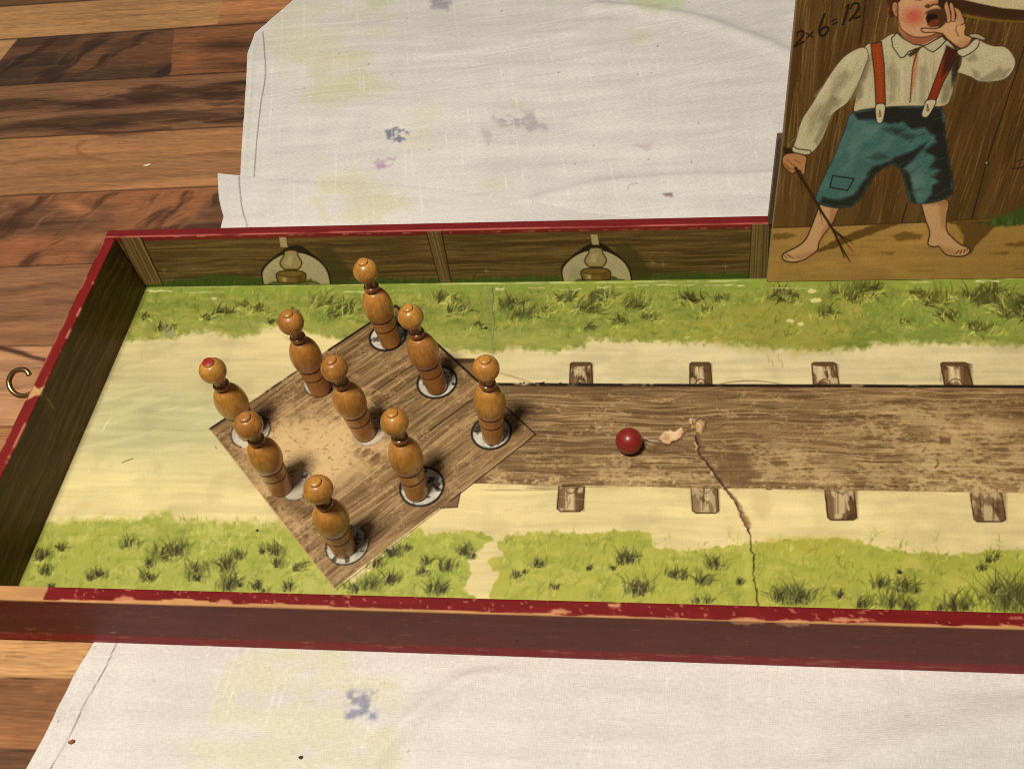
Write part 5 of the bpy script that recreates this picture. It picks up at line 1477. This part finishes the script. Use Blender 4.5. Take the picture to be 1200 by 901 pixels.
# base centre and head centre as seen, label
pins = [((458, 401), (428.5, 318), 'turned wood skittle nearest the back wall, on the top spot of the diamond'),
        ((514, 455), (480, 371), 'turned wood skittle on a clear ringed spot, just left of the right corner one'),
        ((578, 511), (569.5, 432), 'upright turned wood skittle at the right corner of the diamond, nearest the red ball'),
        ((489, 577), (462.5, 494.5), 'turned wood skittle on the lower right side between the front and right corners'),
        ((403, 642), (373, 573.5), 'turned wood skittle on the spot nearest the front wall of the box'),
        ((330, 571), (291.5, 498.5), 'turned wood skittle hiding the base of the red tipped one'),
        ((293, 507), (249.5, 434.5), 'turned wood skittle with a red painted tip at the left corner'),
        ((376, 456), (341, 378), 'turned wood skittle on the upper left side against the sandy path'),
        ((428, 508), (392, 432), 'turned wood skittle in the middle of the nine on rubbed bare print')]
proto = make_pin(); red = make_pin(True); used = False
for k, ((bx, by), (hx, hy), lab) in enumerate(pins):
    B = at(bx, by, .002)
    d = ray(hx, hy)
    # head centre: the point of the sight line at head height, lean limited
    Hc = CAM + d * ((hz - CAM[2]) / d[2])
    v = Hc[:2] - B[:2]; L = np.hypot(*v); lim = .062
    ex = v * (1 - min(1, lim / max(L, 1e-6)))
    B[:2] += ex * .6; v = Hc[:2] - B[:2]; L = np.hypot(*v)
    if L > lim: v = v / L * lim
    axis = Vector((v[0], v[1], hz)).normalized()
    if k == 6: o = red
    elif not used: o = proto; used = True
    else: o = copy_tree(proto)
    o.rotation_mode = 'QUATERNION'
    q = Vector((0, 0, 1)).rotation_difference(axis)
    o.rotation_quaternion = q @ Matrix.Rotation(k * 1.7, 3, 'Z').to_quaternion()
    lift = .066 * math.sin(math.acos(min(1, axis.z)))
    o.location = Vector((B[0], B[1], .0006 + lift * .55)) * S
    tag(o, lab, 'skittle', 'nine wooden skittles on the diamond')

# ================================================================ BALL
M_BALL = mat('red stained wood ball', (.23, .017, .014), rough=.36, spec=.45, coat=.15, bump=.00003, bscale=500, mottle=.12)
rb = .0755
bm = bmesh.new(); bmesh.ops.create_uvsphere(bm, u_segments=48, v_segments=32, radius=rb * S)
ball = obj('ball', bm, M_BALL)
bc = at(737, 516.5, rb); ball.location = Vector((bc[0], bc[1], rb + .0008)) * S
tag(ball, 'small dull red wooden ball lying on the plank lane', 'ball')

# ================================================================ CRUMBS
def crumb(name, px, py, z, L, w, col, ang, label, cat):
    bm = bmesh.new(); bmesh.ops.create_icosphere(bm, subdivisions=2, radius=1)
    rr = random.Random(int(px))
    for v in bm.verts:
        k = rr.uniform(.75, 1.15)
        v.co = Vector((v.co.x * L * k, v.co.y * w * k, v.co.z * w * .5 * k)) * S
    o = obj(name, bm, mat(name + ' stuff', col, rough=.7, bump=.00005, bscale=900, mottle=.2), smooth=False)
    p = at(px, py, z); o.location = Vector((p[0], p[1], z + w * .3)) * S; o.rotation_euler.z = ang
    tag(o, label, cat)


crumb('wood_splinter', 173, 194, ZT + .004, .034, .013, (.74, .62, .42), .3, 'tiny pale wood splinter lying on the bare table left of the cloth', 'splinter')
crumb('paint_crumb', 83.5, 869, ZC + .012, .016, .011, (.30, .08, .04), .6, 'tiny red brown crumb on the front left corner of the cloth', 'crumb')
crumb('dark_crumb', 352.5, 887, ZC + .012, .011, .008, (.03, .022, .018), .2, 'tiny dark crumb on the yellow stained front part of the cloth', 'crumb')

# ================================================================ LIGHT, WORLD, CAMERA
def area(name, loc, target, size, power, col):
    l = bpy.data.lights.new(name, 'AREA'); l.shape = 'DISK'; l.size = size; l.energy = power; l.color = col
    o = bpy.data.objects.new(name, l); C.objects.link(o); o.location = loc
    o.rotation_euler = (Vector(target) - Vector(loc)).to_track_quat('-Z', 'Y').to_euler()
    o['kind'] = 'helper'
    return o


area('ceiling_lamp', (-.17, -.31, 1.36), (.10, .05, 0), .25, 22.4, (1.0, .93, .825))
w = bpy.data.worlds.new('World'); bpy.context.scene.world = w; w.use_nodes = True
w.node_tree.nodes['Background'].inputs['Color'].default_value = (1.0, .93, .84, 1)
w.node_tree.nodes['Background'].inputs['Strength'].default_value = .085

cam = bpy.data.cameras.new('camera'); co = bpy.data.objects.new('camera', cam); C.objects.link(co)
cam.sensor_width = 36; cam.lens = FPX / 1200 * 36; cam.clip_start = .005; cam.clip_end = 50
M = Matrix([list(ROT[0]), list(ROT[1]), list(ROT[2])]).to_4x4()
M.translation = Vector(CAM) * S
co.matrix_world = M
sc = bpy.context.scene
sc.camera = co
sc.view_settings.view_transform = 'Standard'; sc.view_settings.look = 'None'
sc.view_settings.exposure = 0; sc.view_settings.gamma = 1
sc.cycles.use_denoising = False
sc.cycles.filter_width = 1.05
